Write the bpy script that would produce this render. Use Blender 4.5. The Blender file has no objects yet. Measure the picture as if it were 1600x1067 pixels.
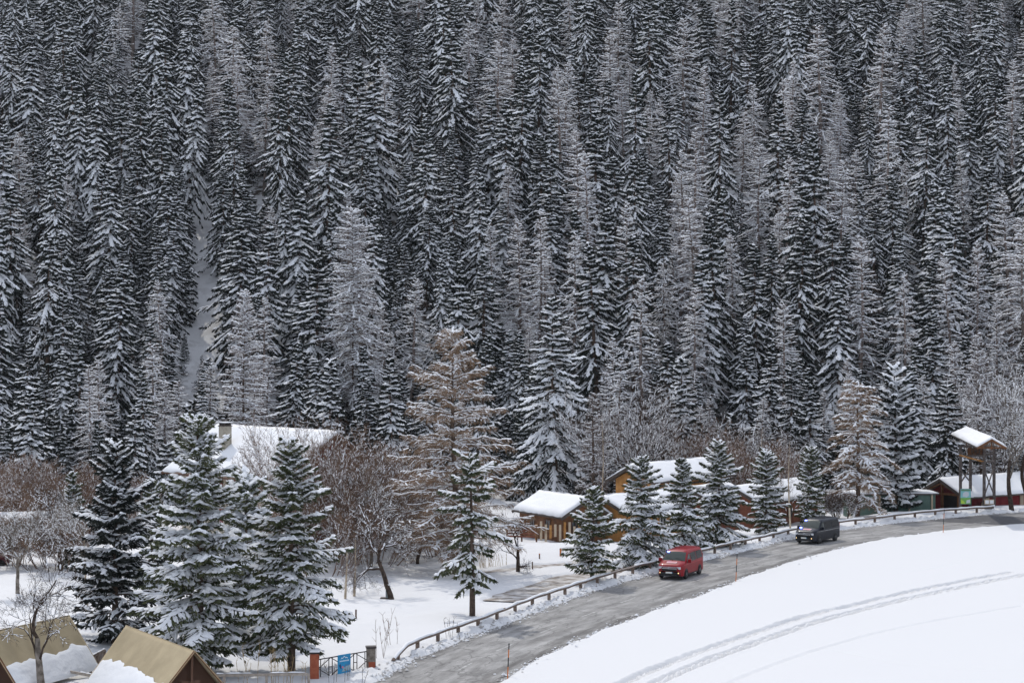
import bpy, math, random
import numpy as np
from mathutils import Vector, Matrix

SC = bpy.context.scene
COL = SC.collection
R = math.radians

# ------------------------------------------------------------------ camera, sky, sun, exposure
FPX = 3111.0; HY = 517.0; CAMZ = 17.6
cam_d = bpy.data.cameras.new('camera'); cam = bpy.data.objects.new('camera', cam_d); COL.objects.link(cam)
cam_d.sensor_width = 36.0; cam_d.lens = 36.0*FPX/1600.0
cam_d.clip_start = 0.5; cam_d.clip_end = 5000
cam.location = (0, 0, CAMZ)
cam.rotation_euler = (R(90) - math.atan((533.5-HY)/FPX), 0, 0)
SC.camera = cam

SUN_EL = 51.0
SUN_AZ = -20.0          # degrees from +Y towards +X (negative: to the left)
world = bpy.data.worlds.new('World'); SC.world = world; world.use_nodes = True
wn = world.node_tree.nodes; wl = world.node_tree.links
bg = wn['Background']; sky = wn.new('ShaderNodeTexSky'); sky.sky_type = 'NISHITA'; sky.sun_disc = False
sky.sun_elevation = R(SUN_EL); sky.sun_rotation = R(SUN_AZ); sky.altitude = 1500
sky.air_density = 1.0; sky.dust_density = 2.2; sky.ozone_density = 1.0
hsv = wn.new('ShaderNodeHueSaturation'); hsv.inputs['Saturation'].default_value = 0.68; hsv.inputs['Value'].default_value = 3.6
wl.new(sky.outputs[0], hsv.inputs['Color']); wmx = wn.new('ShaderNodeMix'); wmx.data_type = 'RGBA'; wmx.inputs['Factor'].default_value = 0.55   # even pale fill added to the sky to brighten the shaded forest snow
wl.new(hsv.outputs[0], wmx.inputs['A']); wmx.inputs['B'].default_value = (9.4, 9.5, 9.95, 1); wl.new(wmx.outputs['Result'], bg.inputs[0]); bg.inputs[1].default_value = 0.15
sd = bpy.data.lights.new('sun', 'SUN'); sun = bpy.data.objects.new('sun', sd); COL.objects.link(sun)
sd.energy = 3.3; sd.angle = R(0.5); sd.color = (1.0, 0.95, 0.87)
az, el = R(SUN_AZ), R(SUN_EL)
to_sun = Vector((math.sin(az)*math.cos(el), math.cos(az)*math.cos(el), math.sin(el)))
sun.rotation_euler = to_sun.to_track_quat('Z', 'Y').to_euler()
SC.view_settings.view_transform = 'Standard'; SC.view_settings.look = 'None'
SC.view_settings.exposure = -0.54; SC.view_settings.gamma = 1.0

def G(px, py, z=0.0):
    "world point at height z that the photo pixel (1600x1067) shows"
    d = (CAMZ - z)*FPX/(py - HY)
    return Vector(((px-800.0)*d/FPX, d, z))
def D(px, d, py=None, z=None):
    if z is None: z = CAMZ - (py-HY)*d/FPX
    return Vector(((px-800.0)*d/FPX, d, z))

# ------------------------------------------------------------------ noise
def _h(ix, iy, s):
    n = (ix.astype(np.int64)*374761393 + iy.astype(np.int64)*668265263 + s*1442695041) & 0x7fffffff
    n = ((n ^ (n >> 13))*1274126177) & 0x7fffffff
    n = n ^ (n >> 16)
    return (n & 0xffff)/65535.0
def vnoise(x, y, s=0):
    x = np.asarray(x, float); y = np.asarray(y, float)
    ix = np.floor(x); iy = np.floor(y); fx = x-ix; fy = y-iy
    fx = fx*fx*(3-2*fx); fy = fy*fy*(3-2*fy)
    a = _h(ix, iy, s); b = _h(ix+1, iy, s); c = _h(ix, iy+1, s); d = _h(ix+1, iy+1, s)
    return (a*(1-fx)+b*fx)*(1-fy) + (c*(1-fx)+d*fx)*fy
def fbm(x, y, s=0, o=4):
    r = 0; a = 0.5; t = 0
    for k in range(o):
        r = r + a*vnoise(x*2**k, y*2**k, s+k*17); t += a; a *= 0.5
    return r/t
def sstep(a, b, x):
    t = np.clip((x-a)/(b-a), 0, 1); return t*t*(3-2*t)

# ------------------------------------------------------------------ materials
MATS = {}
def mat(name, col, rough=0.8, metal=0.0, var=0.0, col2=None, scale=3.0, bump=0.0, bscale=20.0, spec=0.3, rnd=0.0, emit=None, estr=0.0, trans=0.0):
    m = bpy.data.materials.new(name); m.use_nodes = True
    nt = m.node_tree; n = nt.nodes; l = nt.links; b = n['Principled BSDF']
    b.inputs['Roughness'].default_value = rough; b.inputs['Metallic'].default_value = metal
    b.inputs['Specular IOR Level'].default_value = spec
    b.inputs['Base Color'].default_value = (*col, 1)
    geo = n.new('ShaderNodeNewGeometry')
    out = None
    if col2 is not None:
        t = n.new('ShaderNodeTexNoise'); t.inputs['Scale'].default_value = scale; t.inputs['Detail'].default_value = 4
        l.new(geo.outputs['Position'], t.inputs['Vector'])
        r = n.new('ShaderNodeValToRGB'); r.color_ramp.elements[0].position = 0.36; r.color_ramp.elements[1].position = 0.64
        r.color_ramp.elements[0].color = (*col, 1); r.color_ramp.elements[1].color = (*col2, 1)
        l.new(t.outputs['Fac'], r.inputs['Fac']); out = r.outputs['Color']
    if rnd > 0:
        oi = n.new('ShaderNodeObjectInfo'); hs = n.new('ShaderNodeHueSaturation')
        mr = n.new('ShaderNodeMapRange'); mr.inputs['To Min'].default_value = 1-rnd; mr.inputs['To Max'].default_value = 1+rnd
        l.new(oi.outputs['Random'], mr.inputs['Value']); l.new(mr.outputs[0], hs.inputs['Value'])
        if out is None: hs.inputs['Color'].default_value = (*col, 1)
        else: l.new(out, hs.inputs['Color'])
        out = hs.outputs['Color']
    if out is not None: l.new(out, b.inputs['Base Color'])
    if bump > 0:
        t2 = n.new('ShaderNodeTexNoise'); t2.inputs['Scale'].default_value = bscale; t2.inputs['Detail'].default_value = 5
        l.new(geo.outputs['Position'], t2.inputs['Vector'])
        bp = n.new('ShaderNodeBump'); bp.inputs['Strength'].default_value = 1.0; bp.inputs['Distance'].default_value = bump
        l.new(t2.outputs['Fac'], bp.inputs['Height']); l.new(bp.outputs[0], b.inputs['Normal'])
    if emit:
        b.inputs['Emission Color'].default_value = (*emit, 1); b.inputs['Emission Strength'].default_value = estr
    MATS[name] = m
    return m
SNOW = (0.68, 0.69, 0.705)
M_snow = mat('snow', SNOW, 0.65, spec=0.2, bump=0.02, bscale=6)
M_snowtree = mat('tree_snow', (0.92, 0.925, 0.935), 0.75, spec=0.1)
_n = M_snowtree.node_tree.nodes; _l = M_snowtree.node_tree.links
_t = _n.new('ShaderNodeBsdfTranslucent'); _t.inputs[0].default_value = (0.9, 0.92, 0.95, 1); _m = _n.new('ShaderNodeMixShader'); _m.inputs[0].default_value = 0.45   # light soaks through loose snow
_l.new(_n['Principled BSDF'].outputs[0], _m.inputs[1]); _l.new(_t.outputs[0], _m.inputs[2]); _l.new(_m.outputs[0], _n['Material Output'].inputs[0])
M_needle = mat('needles', (0.010, 0.015, 0.013), 0.7, col2=(0.025, 0.030, 0.024), scale=0.8, rnd=0.25, spec=0.2)
M_needle2 = mat('needles_olive', (0.036, 0.05, 0.022), 0.6, col2=(0.085, 0.09, 0.042), scale=1.6, rnd=0.2, spec=0.2)
M_bark = mat('bark', (0.05, 0.035, 0.028), 0.9, col2=(0.12, 0.085, 0.065), scale=6, spec=0.1, bump=0.02, bscale=14)
M_larch = mat('larch_twigs', (0.16, 0.108, 0.070), 0.9, col2=(0.25, 0.172, 0.115), scale=1.2, rnd=0.25, spec=0.1)
M_larch_f = mat('larch_twigs_grey', (0.13, 0.105, 0.095), 0.9, col2=(0.21, 0.17, 0.15), scale=1.0, rnd=0.25, spec=0.1)
M_twig = mat('red_brown_twigs', (0.125, 0.076, 0.052), 0.9, col2=(0.20, 0.135, 0.095), scale=1.5, rnd=0.15, spec=0.1)
M_pale = mat('pale_bark', (0.32, 0.26, 0.19), 0.9, col2=(0.48, 0.40, 0.30), scale=3, spec=0.1)
M_darkbark = mat('dark_bark', (0.030, 0.022, 0.018), 0.9, col2=(0.085, 0.062, 0.048), scale=5, spec=0.1)
M_greybark = mat('grey_bark', (0.10, 0.085, 0.07), 0.9, col2=(0.24, 0.21, 0.18), scale=4, spec=0.1, bump=0.02, bscale=12)
M_dry = mat('dry_stalk', (0.30, 0.21, 0.10), 0.9, col2=(0.42, 0.30, 0.15), scale=5)
M_reed = mat('red_stem', (0.20, 0.07, 0.05), 0.8)
def wood(name, c1, c2, plank=0.16, rough=0.75, axis='Z'):
    m = mat(name, c1, rough, col2=c2, scale=2.5, spec=0.2)
    nt = m.node_tree; n = nt.nodes; l = nt.links; b = n['Principled BSDF']
    tc = n.new('ShaderNodeTexCoord'); w = n.new('ShaderNodeTexWave'); w.wave_type = 'BANDS'; w.bands_direction = axis
    w.wave_profile = 'SAW'; w.inputs['Scale'].default_value = 0.5/plank*0.314*2; w.inputs['Distortion'].default_value = 0.3
    l.new(tc.outputs['Object'], w.inputs['Vector'])
    bp = n.new('ShaderNodeBump'); bp.inputs['Distance'].default_value = 0.03; bp.inputs['Strength'].default_value = 0.8
    l.new(w.outputs['Fac'], bp.inputs['Height']); l.new(bp.outputs[0], b.inputs['Normal'])
    return m
M_wood = wood('golden_timber', (0.36, 0.17, 0.05), (0.48, 0.24, 0.08))
M_wood2 = wood('brown_timber', (0.10, 0.045, 0.022), (0.17, 0.078, 0.036))
M_woodR = wood('reddish_timber', (0.16, 0.055, 0.035), (0.23, 0.09, 0.05))
M_redwall = wood('dark_red_paint', (0.16, 0.018, 0.022), (0.21, 0.028, 0.03))
M_trim = mat('dark_trim', (0.045, 0.035, 0.03), 0.7, col2=(0.07, 0.055, 0.045))
M_beam = mat('weathered_beam', (0.055, 0.045, 0.042), 0.85, col2=(0.13, 0.11, 0.10), scale=5)
M_rail = mat('rail_wood', (0.11, 0.078, 0.06), 0.85, col2=(0.20, 0.15, 0.12), scale=4)
M_palewood = mat('grey_pale_wood', (0.28, 0.24, 0.20), 0.85, col2=(0.40, 0.35, 0.30), scale=4)
M_cream = mat('cream_plaster', (0.48, 0.42, 0.34), 0.9, col2=(0.58, 0.52, 0.43), scale=1.2)
M_beige = mat('beige_board', (0.45, 0.36, 0.26), 0.8)
M_glass = mat('window_glass', (0.03, 0.035, 0.04), 0.12, spec=0.6)
M_frame = mat('window_frame', (0.10, 0.05, 0.03), 0.6)
M_whitef = mat('white_frame', (0.6, 0.58, 0.55), 0.6)
M_shutter = mat('red_shutter', (0.22, 0.02, 0.03), 0.6)
M_teal = mat('teal_panel', (0.075, 0.13, 0.11), 0.7, col2=(0.11, 0.17, 0.14), scale=1)
M_stone = mat('chimney_render', (0.27, 0.24, 0.19), 0.9, col2=(0.36, 0.33, 0.27), scale=3)
M_canvas = mat('tan_canvas', (0.32, 0.262, 0.165), 0.9, col2=(0.39, 0.32, 0.205), scale=0.9, bump=0.02, bscale=2.5)
M_orange = mat('orange_paint', (0.52, 0.15, 0.03), 0.5)
M_black = mat('black_paint', (0.02, 0.02, 0.02), 0.5)
M_rubber = mat('tyre_rubber', (0.018, 0.018, 0.018), 0.8)
M_rim = mat('rim_metal', (0.22, 0.22, 0.23), 0.35, metal=0.8)
M_plast = mat('black_plastic', (0.02, 0.021, 0.023), 0.5)
M_chrome = mat('chrome', (0.55, 0.56, 0.58), 0.2, metal=0.9)
M_autoglass = mat('car_glass', (0.03, 0.04, 0.035), 0.1, spec=0.4)
M_autoglass2 = mat('tinted_car_glass', (0.004, 0.005, 0.006), 0.15, spec=0.2)
M_lamp = mat('headlight_lens', (0.55, 0.57, 0.6), 0.15, spec=0.6)
M_plate = mat('number_plate', (0.75, 0.75, 0.7), 0.5)
M_blue = mat('blue_beacon', (0.05, 0.08, 0.7), 0.3, emit=(0.15, 0.2, 1.0), estr=14.0)
M_amber = mat('lit_headlamp', (0.8, 0.6, 0.3), 0.3, emit=(1.0, 0.72, 0.35), estr=2.5)
M_sticker = mat('white_sticker', (0.62, 0.50, 0.52), 0.5)
M_stickr = mat('red_lettering', (0.55, 0.08, 0.09), 0.5)
M_bluesign = mat('blue_sign_face', (0.01, 0.17, 0.36), 0.5, col2=(0.012, 0.24, 0.44), scale=1.5)
M_white = mat('white_paint', (0.72, 0.74, 0.76), 0.6)
M_greymark = mat('grey_print', (0.25, 0.36, 0.42), 0.6)
M_rust = mat('rusty_red_panel', (0.26, 0.06, 0.03), 0.8, col2=(0.34, 0.10, 0.05), scale=5)
M_metal = mat('dark_metal', (0.035, 0.028, 0.028), 0.5, metal=0.3)
M_pinkred = mat('pink_emblem', (0.7, 0.12, 0.16), 0.6)
M_mapgreen = mat('map_green', (0.16, 0.36, 0.08), 0.6); M_mapblue = mat('map_blue', (0.20, 0.45, 0.47), 0.6)
M_mappale = mat('map_pale', (0.48, 0.52, 0.55), 0.6)
M_yellow = mat('yellow_paint', (0.75, 0.42, 0.02), 0.5)
M_grey = mat('grey_metal', (0.22, 0.25, 0.25), 0.6)
M_carred = mat('red_car_paint', (0.23, 0.006, 0.012), 0.35, spec=0.15)
M_cardark = mat('dark_grey_car_paint', (0.010, 0.012, 0.019), 0.35, spec=0.15)
for m_ in (M_carred, M_cardark):
    m_.node_tree.nodes['Principled BSDF'].inputs['Coat Weight'].default_value = 0.12
    m_.node_tree.nodes['Principled BSDF'].inputs['Coat Roughness'].default_value = 0.08

# ------------------------------------------------------------------ mesh builder
class MB:
    def __init__(s): s.v = []; s.n = 0; s.q = []; s.t = []; s.mats = []; s.qm = []; s.tm = []
    def mi(s, m):
        if m not in s.mats: s.mats.append(m)
        return s.mats.index(m)
    def addv(s, V):
        V = np.asarray(V, float).reshape(-1, 3); b = s.n; s.v.append(V); s.n += len(V); return b
    def quads(s, F, m):
        F = np.asarray(F, np.int64).reshape(-1, 4); s.q.append(F); s.qm.append(np.full(len(F), s.mi(m)))
    def tris(s, F, m):
        F = np.asarray(F, np.int64).reshape(-1, 3); s.t.append(F); s.tm.append(np.full(len(F), s.mi(m)))
    def poly(s, pts, m):
        b = s.addv(pts); k = len(pts)
        if k == 4: s.quads([[b, b+1, b+2, b+3]], m)
        else: s.tris([[b, b+i, b+i+1] for i in range(1, k-1)], m)
    def hexa(s, P, m):   # 8 pts: bottom ring 0-3, top ring 4-7
        b = s.addv(P)
        s.quads([[b+3, b+2, b+1, b], [b+4, b+5, b+6, b+7]] + [[b+i, b+(i+1) % 4, b+4+(i+1) % 4, b+4+i] for i in range(4)], m)
    def box(s, c, sz, m, rz=0.0, rot=None):
        c = np.array(c, float); hx, hy, hz = np.array(sz, float)/2
        P = np.array([[-hx, -hy, -hz], [hx, -hy, -hz], [hx, hy, -hz], [-hx, hy, -hz], [-hx, -hy, hz], [hx, -hy, hz], [hx, hy, hz], [-hx, hy, hz]])
        if rot is not None: P = P @ np.array(rot).T
        elif rz: cr, sr = math.cos(rz), math.sin(rz); P = P @ np.array([[cr, sr, 0], [-sr, cr, 0], [0, 0, 1]])
        s.hexa(P+c, m)
    def beam(s, p0, p1, w, h, m):
        p0 = np.array(p0, float); p1 = np.array(p1, float); d = p1-p0; L = np.linalg.norm(d); d /= L
        up = np.array([0, 0, 1.0]) if abs(d[2]) < 0.95 else np.array([0, 1.0, 0])
        sx = np.cross(d, up); sx /= np.linalg.norm(sx); u = np.cross(sx, d)
        P = [p0-sx*w/2-u*h/2, p0+sx*w/2-u*h/2, p0+sx*w/2+u*h/2, p0-sx*w/2+u*h/2]
        P += [q+d*L for q in P]
        s.hexa(np.array(P)[[0, 1, 2, 3, 4, 5, 6, 7]], m)
    def tube(s, pts, rad, m, k=6, cap=True):
        pts = np.array(pts, float); n = len(pts); rad = np.broadcast_to(np.array(rad, float), (n,))
        T = np.gradient(pts, axis=0); T /= np.linalg.norm(T, axis=1)[:, None]+1e-9
        ref = np.array([1.0, 0.01, 0]) if abs(T[0][2]) > 0.8 else np.array([0, 0, 1.0])
        S = np.cross(T, ref); S /= np.linalg.norm(S, axis=1)[:, None]+1e-9; U = np.cross(S, T)
        a = np.arange(k)*2*math.pi/k
        V = pts[:, None, :] + rad[:, None, None]*(np.cos(a)[None, :, None]*S[:, None, :] + np.sin(a)[None, :, None]*U[:, None, :])
        b = s.addv(V); F = []
        for i in range(n-1):
            for j in range(k): F.append([b+i*k+j, b+i*k+(j+1) % k, b+(i+1)*k+(j+1) % k, b+(i+1)*k+j])
        s.quads(F, m)
        if cap:
            s.poly(V[-1], m); s.poly(V[0][::-1], m)
    # vectorised pieces -------------------------------------------------
    def kites(s, C, A, B, m, bend=0.25):
        n = len(C)
        if n == 0: return
        Nn = np.cross(A, B); Nn /= np.linalg.norm(Nn, axis=1)[:, None]+1e-9
        hb = np.linalg.norm(B, axis=1)[:, None]*bend
        V = np.stack([C-A, C+B+Nn*hb, C+A, C-B+Nn*hb], 1)
        b = s.addv(V); s.quads(b+np.arange(n*4).reshape(n, 4), m)
    def segs(s, P0, P1, r0, r1, m, k=3):
        n = len(P0)
        if n == 0: return
        d = P1-P0; d = d/(np.linalg.norm(d, axis=1)[:, None]+1e-9)
        ref = np.where(np.abs(d[:, 2:3]) > 0.9, np.array([[1.0, 0, 0]]), np.array([[0, 0, 1.0]]))
        S = np.cross(d, ref); S /= np.linalg.norm(S, axis=1)[:, None]+1e-9; U = np.cross(S, d)
        a = np.arange(k)*2*math.pi/k + 0.5
        ring = np.cos(a)[None, :, None]*S[:, None, :] + np.sin(a)[None, :, None]*U[:, None, :]
        r0 = np.broadcast_to(r0, (n,)); r1 = np.broadcast_to(r1, (n,))
        V = np.concatenate([P0[:, None, :]+ring*r0[:, None, None], P1[:, None, :]+ring*r1[:, None, None]], 1)
        b = s.addv(V); base = b+np.arange(n)[:, None]*2*k
        j = np.arange(k); jn = (j+1) % k
        F = np.stack([base+j[None], base+jn[None], base+k+jn[None], base+k+j[None]], -1)
        s.quads(F.reshape(-1, 4), m)
    def lumps(s, S0, E0, w, h, m, rng, lift=0.3):
        "elongated snow pillows lying along S0-E0, w half width, h height"
        n = len(S0)
        if n == 0: return
        up_ = np.broadcast_to(w, (n,))[:, None]*lift*np.array([[0, 0, 1.0]]); S0 = S0+up_; E0 = E0+up_
        d = E0-S0; dn = d/(np.linalg.norm(d, axis=1)[:, None]+1e-9)
        side = np.cross(dn, np.array([[0, 0, 1.0]])); side /= np.linalg.norm(side, axis=1)[:, None]+1e-9
        up = np.cross(side, dn); w = np.broadcast_to(w, (n,))[:, None]; h = np.broadcast_to(h, (n,))[:, None]
        t1 = rng.uniform(0.15, 0.35, (n, 1)); t2 = rng.uniform(0.6, 0.85, (n, 1))
        f1 = rng.uniform(0.6, 1.15, (n, 1)); f2 = rng.uniform(0.6, 1.15, (n, 1))
        jit = lambda: rng.uniform(-0.25, 0.25, (n, 1))
        A = S0+d*t1; B = S0+d*t2
        V = np.stack([S0, A-side*w*f1, A+up*h*.95*f1+side*w*jit(), A+side*w*f1, A-up*h*0.3,
                      B-side*w*f2, B+up*h*.95*f2+side*w*jit(), B+side*w*f2, B-up*h*0.3, E0], 1)
        b = s.addv(V); o = b+np.arange(n)[:, None]*10
        T = np.array([[0, 2, 1], [0, 3, 2], [0, 4, 3], [0, 1, 4], [9, 5, 6], [9, 6, 7], [9, 7, 8], [9, 8, 5]])
        Q = np.array([[1, 2, 6, 5], [2, 3, 7, 6], [3, 4, 8, 7], [4, 1, 5, 8]])
        s.tris((o[:, :, None]+T[None]).reshape(-1, 3), m); s.quads((o[:, :, None]+Q[None]).reshape(-1, 4), m)
    def mesh(s, name, smooth=False):
        V = np.concatenate(s.v) if s.v else np.zeros((0, 3))
        me = bpy.data.meshes.new(name)
        Q = np.concatenate(s.q) if s.q else np.zeros((0, 4), np.int64); T = np.concatenate(s.t) if s.t else np.zeros((0, 3), np.int64)
        qm = np.concatenate(s.qm) if s.q else np.zeros(0, int); tm = np.concatenate(s.tm) if s.t else np.zeros(0, int)
        me.vertices.add(len(V)); me.vertices.foreach_set('co', V.astype(np.float32).ravel())
        nl = len(Q)*4+len(T)*3; me.loops.add(nl)
        me.loops.foreach_set('vertex_index', np.concatenate([Q.ravel(), T.ravel()]).astype(np.int32))
        me.polygons.add(len(Q)+len(T))
        ls = np.concatenate([np.arange(len(Q))*4, len(Q)*4+np.arange(len(T))*3]).astype(np.int32)
        me.polygons.foreach_set('loop_start', ls)
        me.polygons.foreach_set('material_index', np.concatenate([qm, tm]).astype(np.int32))
        me.polygons.foreach_set('use_smooth', np.full(len(Q)+len(T), smooth))
        for m in s.mats: me.materials.append(m)
        me.update(calc_edges=True); me.validate()
        return me
    def build(s, name, parent=None, smooth=False, loc=None):
        o = bpy.data.objects.new(name, s.mesh(name, smooth)); COL.objects.link(o)
        if parent is not None: o.parent = parent
        if loc is not None: o.location = loc
        return o

def tag(o, label, cat, group=None, kind=None):
    o['label'] = label; o['category'] = cat
    if group: o['group'] = group
    if kind: o['kind'] = kind
    return o
def thing(name, label, cat, loc=(0, 0, 0), rz=0.0, group=None):
    o = bpy.data.objects.new(name, None); COL.objects.link(o); o.location = loc; o.rotation_euler = (0, 0, rz)
    o.empty_display_size = 0.5
    return tag(o, label, cat, group)
def structure(o): o['kind'] = 'structure'; return o
def copy_tree(src, loc, rz, scale, label, group=None):
    r = src.copy(); COL.objects.link(r); r.location = loc; r.rotation_euler = (0, 0, rz)
    r.scale = scale if hasattr(scale, '__len__') else (scale,)*3
    r['label'] = label
    if group: r['group'] = group
    for ch in src.children:
        c = ch.copy(); COL.objects.link(c); c.parent = r
        for g in ch.children:
            d = g.copy(); COL.objects.link(d); d.parent = c
    return r

# ------------------------------------------------------------------ road and terrain
far_px = [(560, 1085), (640, 1037), (700, 1011), (760, 988), (860, 950), (940, 920), (1032, 895), (1103, 876), (1162, 862), (1241, 842),
          (1318, 828), (1397, 818), (1478, 810), (1541, 804), (1600, 800)]
near_px = [(700, 1105), (772, 1067), (860, 1018), (980, 968), (1100, 927), (1162, 903), (1228, 882), (1318, 856), (1423, 838), (1515, 828), (1600, 821)]
def edge(pxs):
    P = np.array([list(G(a, b))[:2] for a, b in pxs])
    d0 = P[0]-P[1]; d0 /= np.linalg.norm(d0); d1 = P[-1]-P[-2]; d1 /= np.linalg.norm(d1)
    P = np.vstack([P[0]+d0*110, P[0]+d0*30, P, P[-1]+d1*30, P[-1]+d1*120])
    o = np.argsort(P[:, 1]); return P[o]
EF, EN = edge(far_px), edge(near_px)
ys_ = np.arange(10, 290, 1.0)
def smooth_edge(E):
    x = np.interp(ys_, E[:, 1], E[:, 0]); k = np.ones(7)/7
    return np.convolve(np.pad(x, 3, mode='edge'), k, 'valid')
XF, XN = smooth_edge(EF), smooth_edge(EN)
MF = np.gradient(XF); MN = np.gradient(XN)
def road_d(x, y):
    xf = np.interp(y, ys_, XF); mf = np.interp(y, ys_, MF); xn = np.interp(y, ys_, XN); mn = np.interp(y, ys_, MN)
    return (xf-x)/np.sqrt(1+mf*mf), (x-xn)/np.sqrt(1+mn*mn)     # >0 beyond far edge, >0 on the near side
def polyd(x, y, P):
    best = np.full(np.shape(x), 1e9)
    for a, b in zip(P[:-1], P[1:]):
        ax, ay = a; dx, dy = b[0]-ax, b[1]-ay; L = dx*dx+dy*dy
        t = np.clip(((x-ax)*dx+(y-ay)*dy)/L, 0, 1)
        best = np.minimum(best, np.hypot(x-ax-t*dx, y-ay-t*dy))
    return best
LANE1 = [tuple(G(*p))[:2] for p in [(795, 938), (830, 924), (900, 903), (960, 892), (1010, 880)]]
LANE2 = [tuple(G(*p))[:2] for p in [(765, 893), (830, 885), (900, 879), (960, 868), (1000, 862)]]
TRACKS = []
def trk(pxs, off):
    P = [np.array(tuple(G(a, b, 0.9))[:2]) for a, b in pxs]
    t = np.linspace(0, len(P)-1, 50); P = np.array([[np.interp(k, range(len(P)), [p[i] for p in P]) for i in (0, 1)] for k in t])
    k = np.ones(7)/7; P = np.stack([np.convolve(np.pad(P[:, i], 3, mode='edge'), k, 'valid') for i in (0, 1)], 1)
    T = np.gradient(P, axis=0); T /= np.linalg.norm(T, axis=1)[:, None]
    return P+np.stack([-T[:, 1], T[:, 0]], 1)*off
tp = [(960, 1075), (1010, 1048), (1080, 1020), (1160, 993), (1240, 965), (1330, 942), (1430, 921), (1520, 903), (1610, 888)]
for o_, w_, d_ in ((-.95, .11, .22), (-.5, .13, .30), (.6, .11, .22), (1.0, .16, .30)): TRACKS.append((trk(tp, o_), w_, d_))
TRACKS.append((trk([(1090, 1075), (1170, 1045), (1260, 1010), (1350, 985), (1450, 964), (1610, 940)], 0), 0.14, 0.08))
TRACKS.append((trk([(1300, 1005), (1400, 1030), (1500, 1041), (1610, 1046)], 0), 0.10, 0.04))
TRACKS.append((trk([(1390, 888), (1450, 882), (1530, 868), (1610, 850)], 0), 0.16, 0.03))
FOOT = 226.0; SLOPE = 0.57
def slope_z(x, y):
    foot = FOOT+6*(vnoise(x/40, x*0+3, 5)-0.5)
    t = y-foot
    s = np.where(t > 0, np.where(t < 14, SLOPE*t*t/28.0, SLOPE*(t-7)), 0)
    gul = np.exp(-((x+.1543*y)/4.5)**2)*1.6
    return s + np.where(t > 0, (fbm(x/16, y/16, 9, 4)-0.5)*4.0*sstep(0, 20, t)-gul*sstep(0, 20, t)*0.6, 0)
def terr(x, y, detail=True):
    x = np.asarray(x, float); y = np.asarray(y, float)
    df, dn = road_d(x, y)
    n1 = fbm(x/6, y/6, 1, 4)-0.5; n2 = vnoise(x/0.45, y/0.45, 2); n3 = vnoise(x/0.9, y/0.9, 7)
    ef = 0.35*(vnoise(x/1.7, y/1.7, 21)-0.5); e1 = df+ef
    far = -0.12+0.24*sstep(-0.1, 0.5, e1)+(0.30*n2*n3+0.08*n2)*sstep(0.0, 0.4, e1)*(1-sstep(1.3, 2.4, df))
    far = far+0.30*n1*sstep(2, 6, df)+0.45*sstep(3, 9, df)*(fbm(x/3.1, y/3.1, 33, 3)-0.5)-0.10*sstep(2, 6, df)
    low = sstep(5, 14, df)*sstep(160, 178, y)*sstep(-8, 2, x)
    far = far-1.0*low
    e2 = dn+0.5*(vnoise(x/2.4, y/2.4, 22)-0.5)
    near = -0.12+0.42*sstep(-0.1, 1.0, e2)+0.10*n2*n3*sstep(0, 0.5, e2)*(1-sstep(1, 2.5, dn))+0.022*np.clip(dn, 0, 60)+0.35*(fbm(x/14, y/14, 4, 3)-0.5)*sstep(2, 10, dn)
    z = np.where(df > -1.0, far, np.where(dn > -1.0, near, -0.12))
    for L, w in ((LANE1, 1.7), (LANE2, 0.7)):
        dd = polyd(x, y, L)+0.7*(vnoise(x/1.2, y/1.2, 41)-0.5)
        k = (1-sstep(w, w+0.5, dd))*(df > 1.2)
        z = z*(1-k)+(-0.14)*k+0.10*n2*(1-sstep(w+0.3, w+1.2, dd))*sstep(w, w+0.3, dd)
    if detail:
        msk = (dn > 0.5) & (y < 200) & (x < 60)
        if np.any(msk):
            xs, ys = x[msk], y[msk]; dz = np.zeros_like(xs)
            for P, w, dep in TRACKS:
                d = polyd(xs, ys, P); wob = 0.7+0.6*vnoise(xs/0.5, ys/0.5, 13)
                dz += -dep*wob*np.exp(-(d/w)**4)+0.4*dep*np.exp(-((d-2*w)/w)**2)*vnoise(xs/0.4, ys/0.4, 15)
            z = z.copy(); z[msk] += dz
    z = z+slope_z(x, y)
    z = z+np.where(y < 82, (82-y)*0.17, 0)
    return z
def tz(x, y): return float(terr(np.array([x]), np.array([y]), False)[0])

def axis(parts):
    a = [np.array([parts[0][0]])]
    for lo, hi, st in parts: a.append(np.arange(lo, hi, st))
    a.append(np.array([parts[-1][1]])); return np.unique(np.round(np.concatenate(a), 3))
gx = axis([(-900, -120, 40), (-120, -44, 2), (-44, -16, 0.4), (-16, 52, 0.15), (52, 70, 0.5), (70, 130, 2), (130, 900, 40)])
gy = axis([(-300, 0, 30), (0, 84, 3), (84, 94, 0.6), (94, 200, 0.21), (200, 380, 1.2), (380, 700, 10), (700, 1500, 50)])
GX, GY = np.meshgrid(gx, gy)
GZ = terr(GX, GY)
nx, ny = len(gx), len(gy)
gm = MB(); gm.addv(np.stack([GX, GY, GZ], -1).reshape(-1, 3))
idx = np.arange(nx*ny).reshape(ny, nx)
M_ground = mat('ground_snow', (0.585, 0.59, 0.60), 0.7, spec=0.2, bump=0.012, bscale=3.0)
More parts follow.
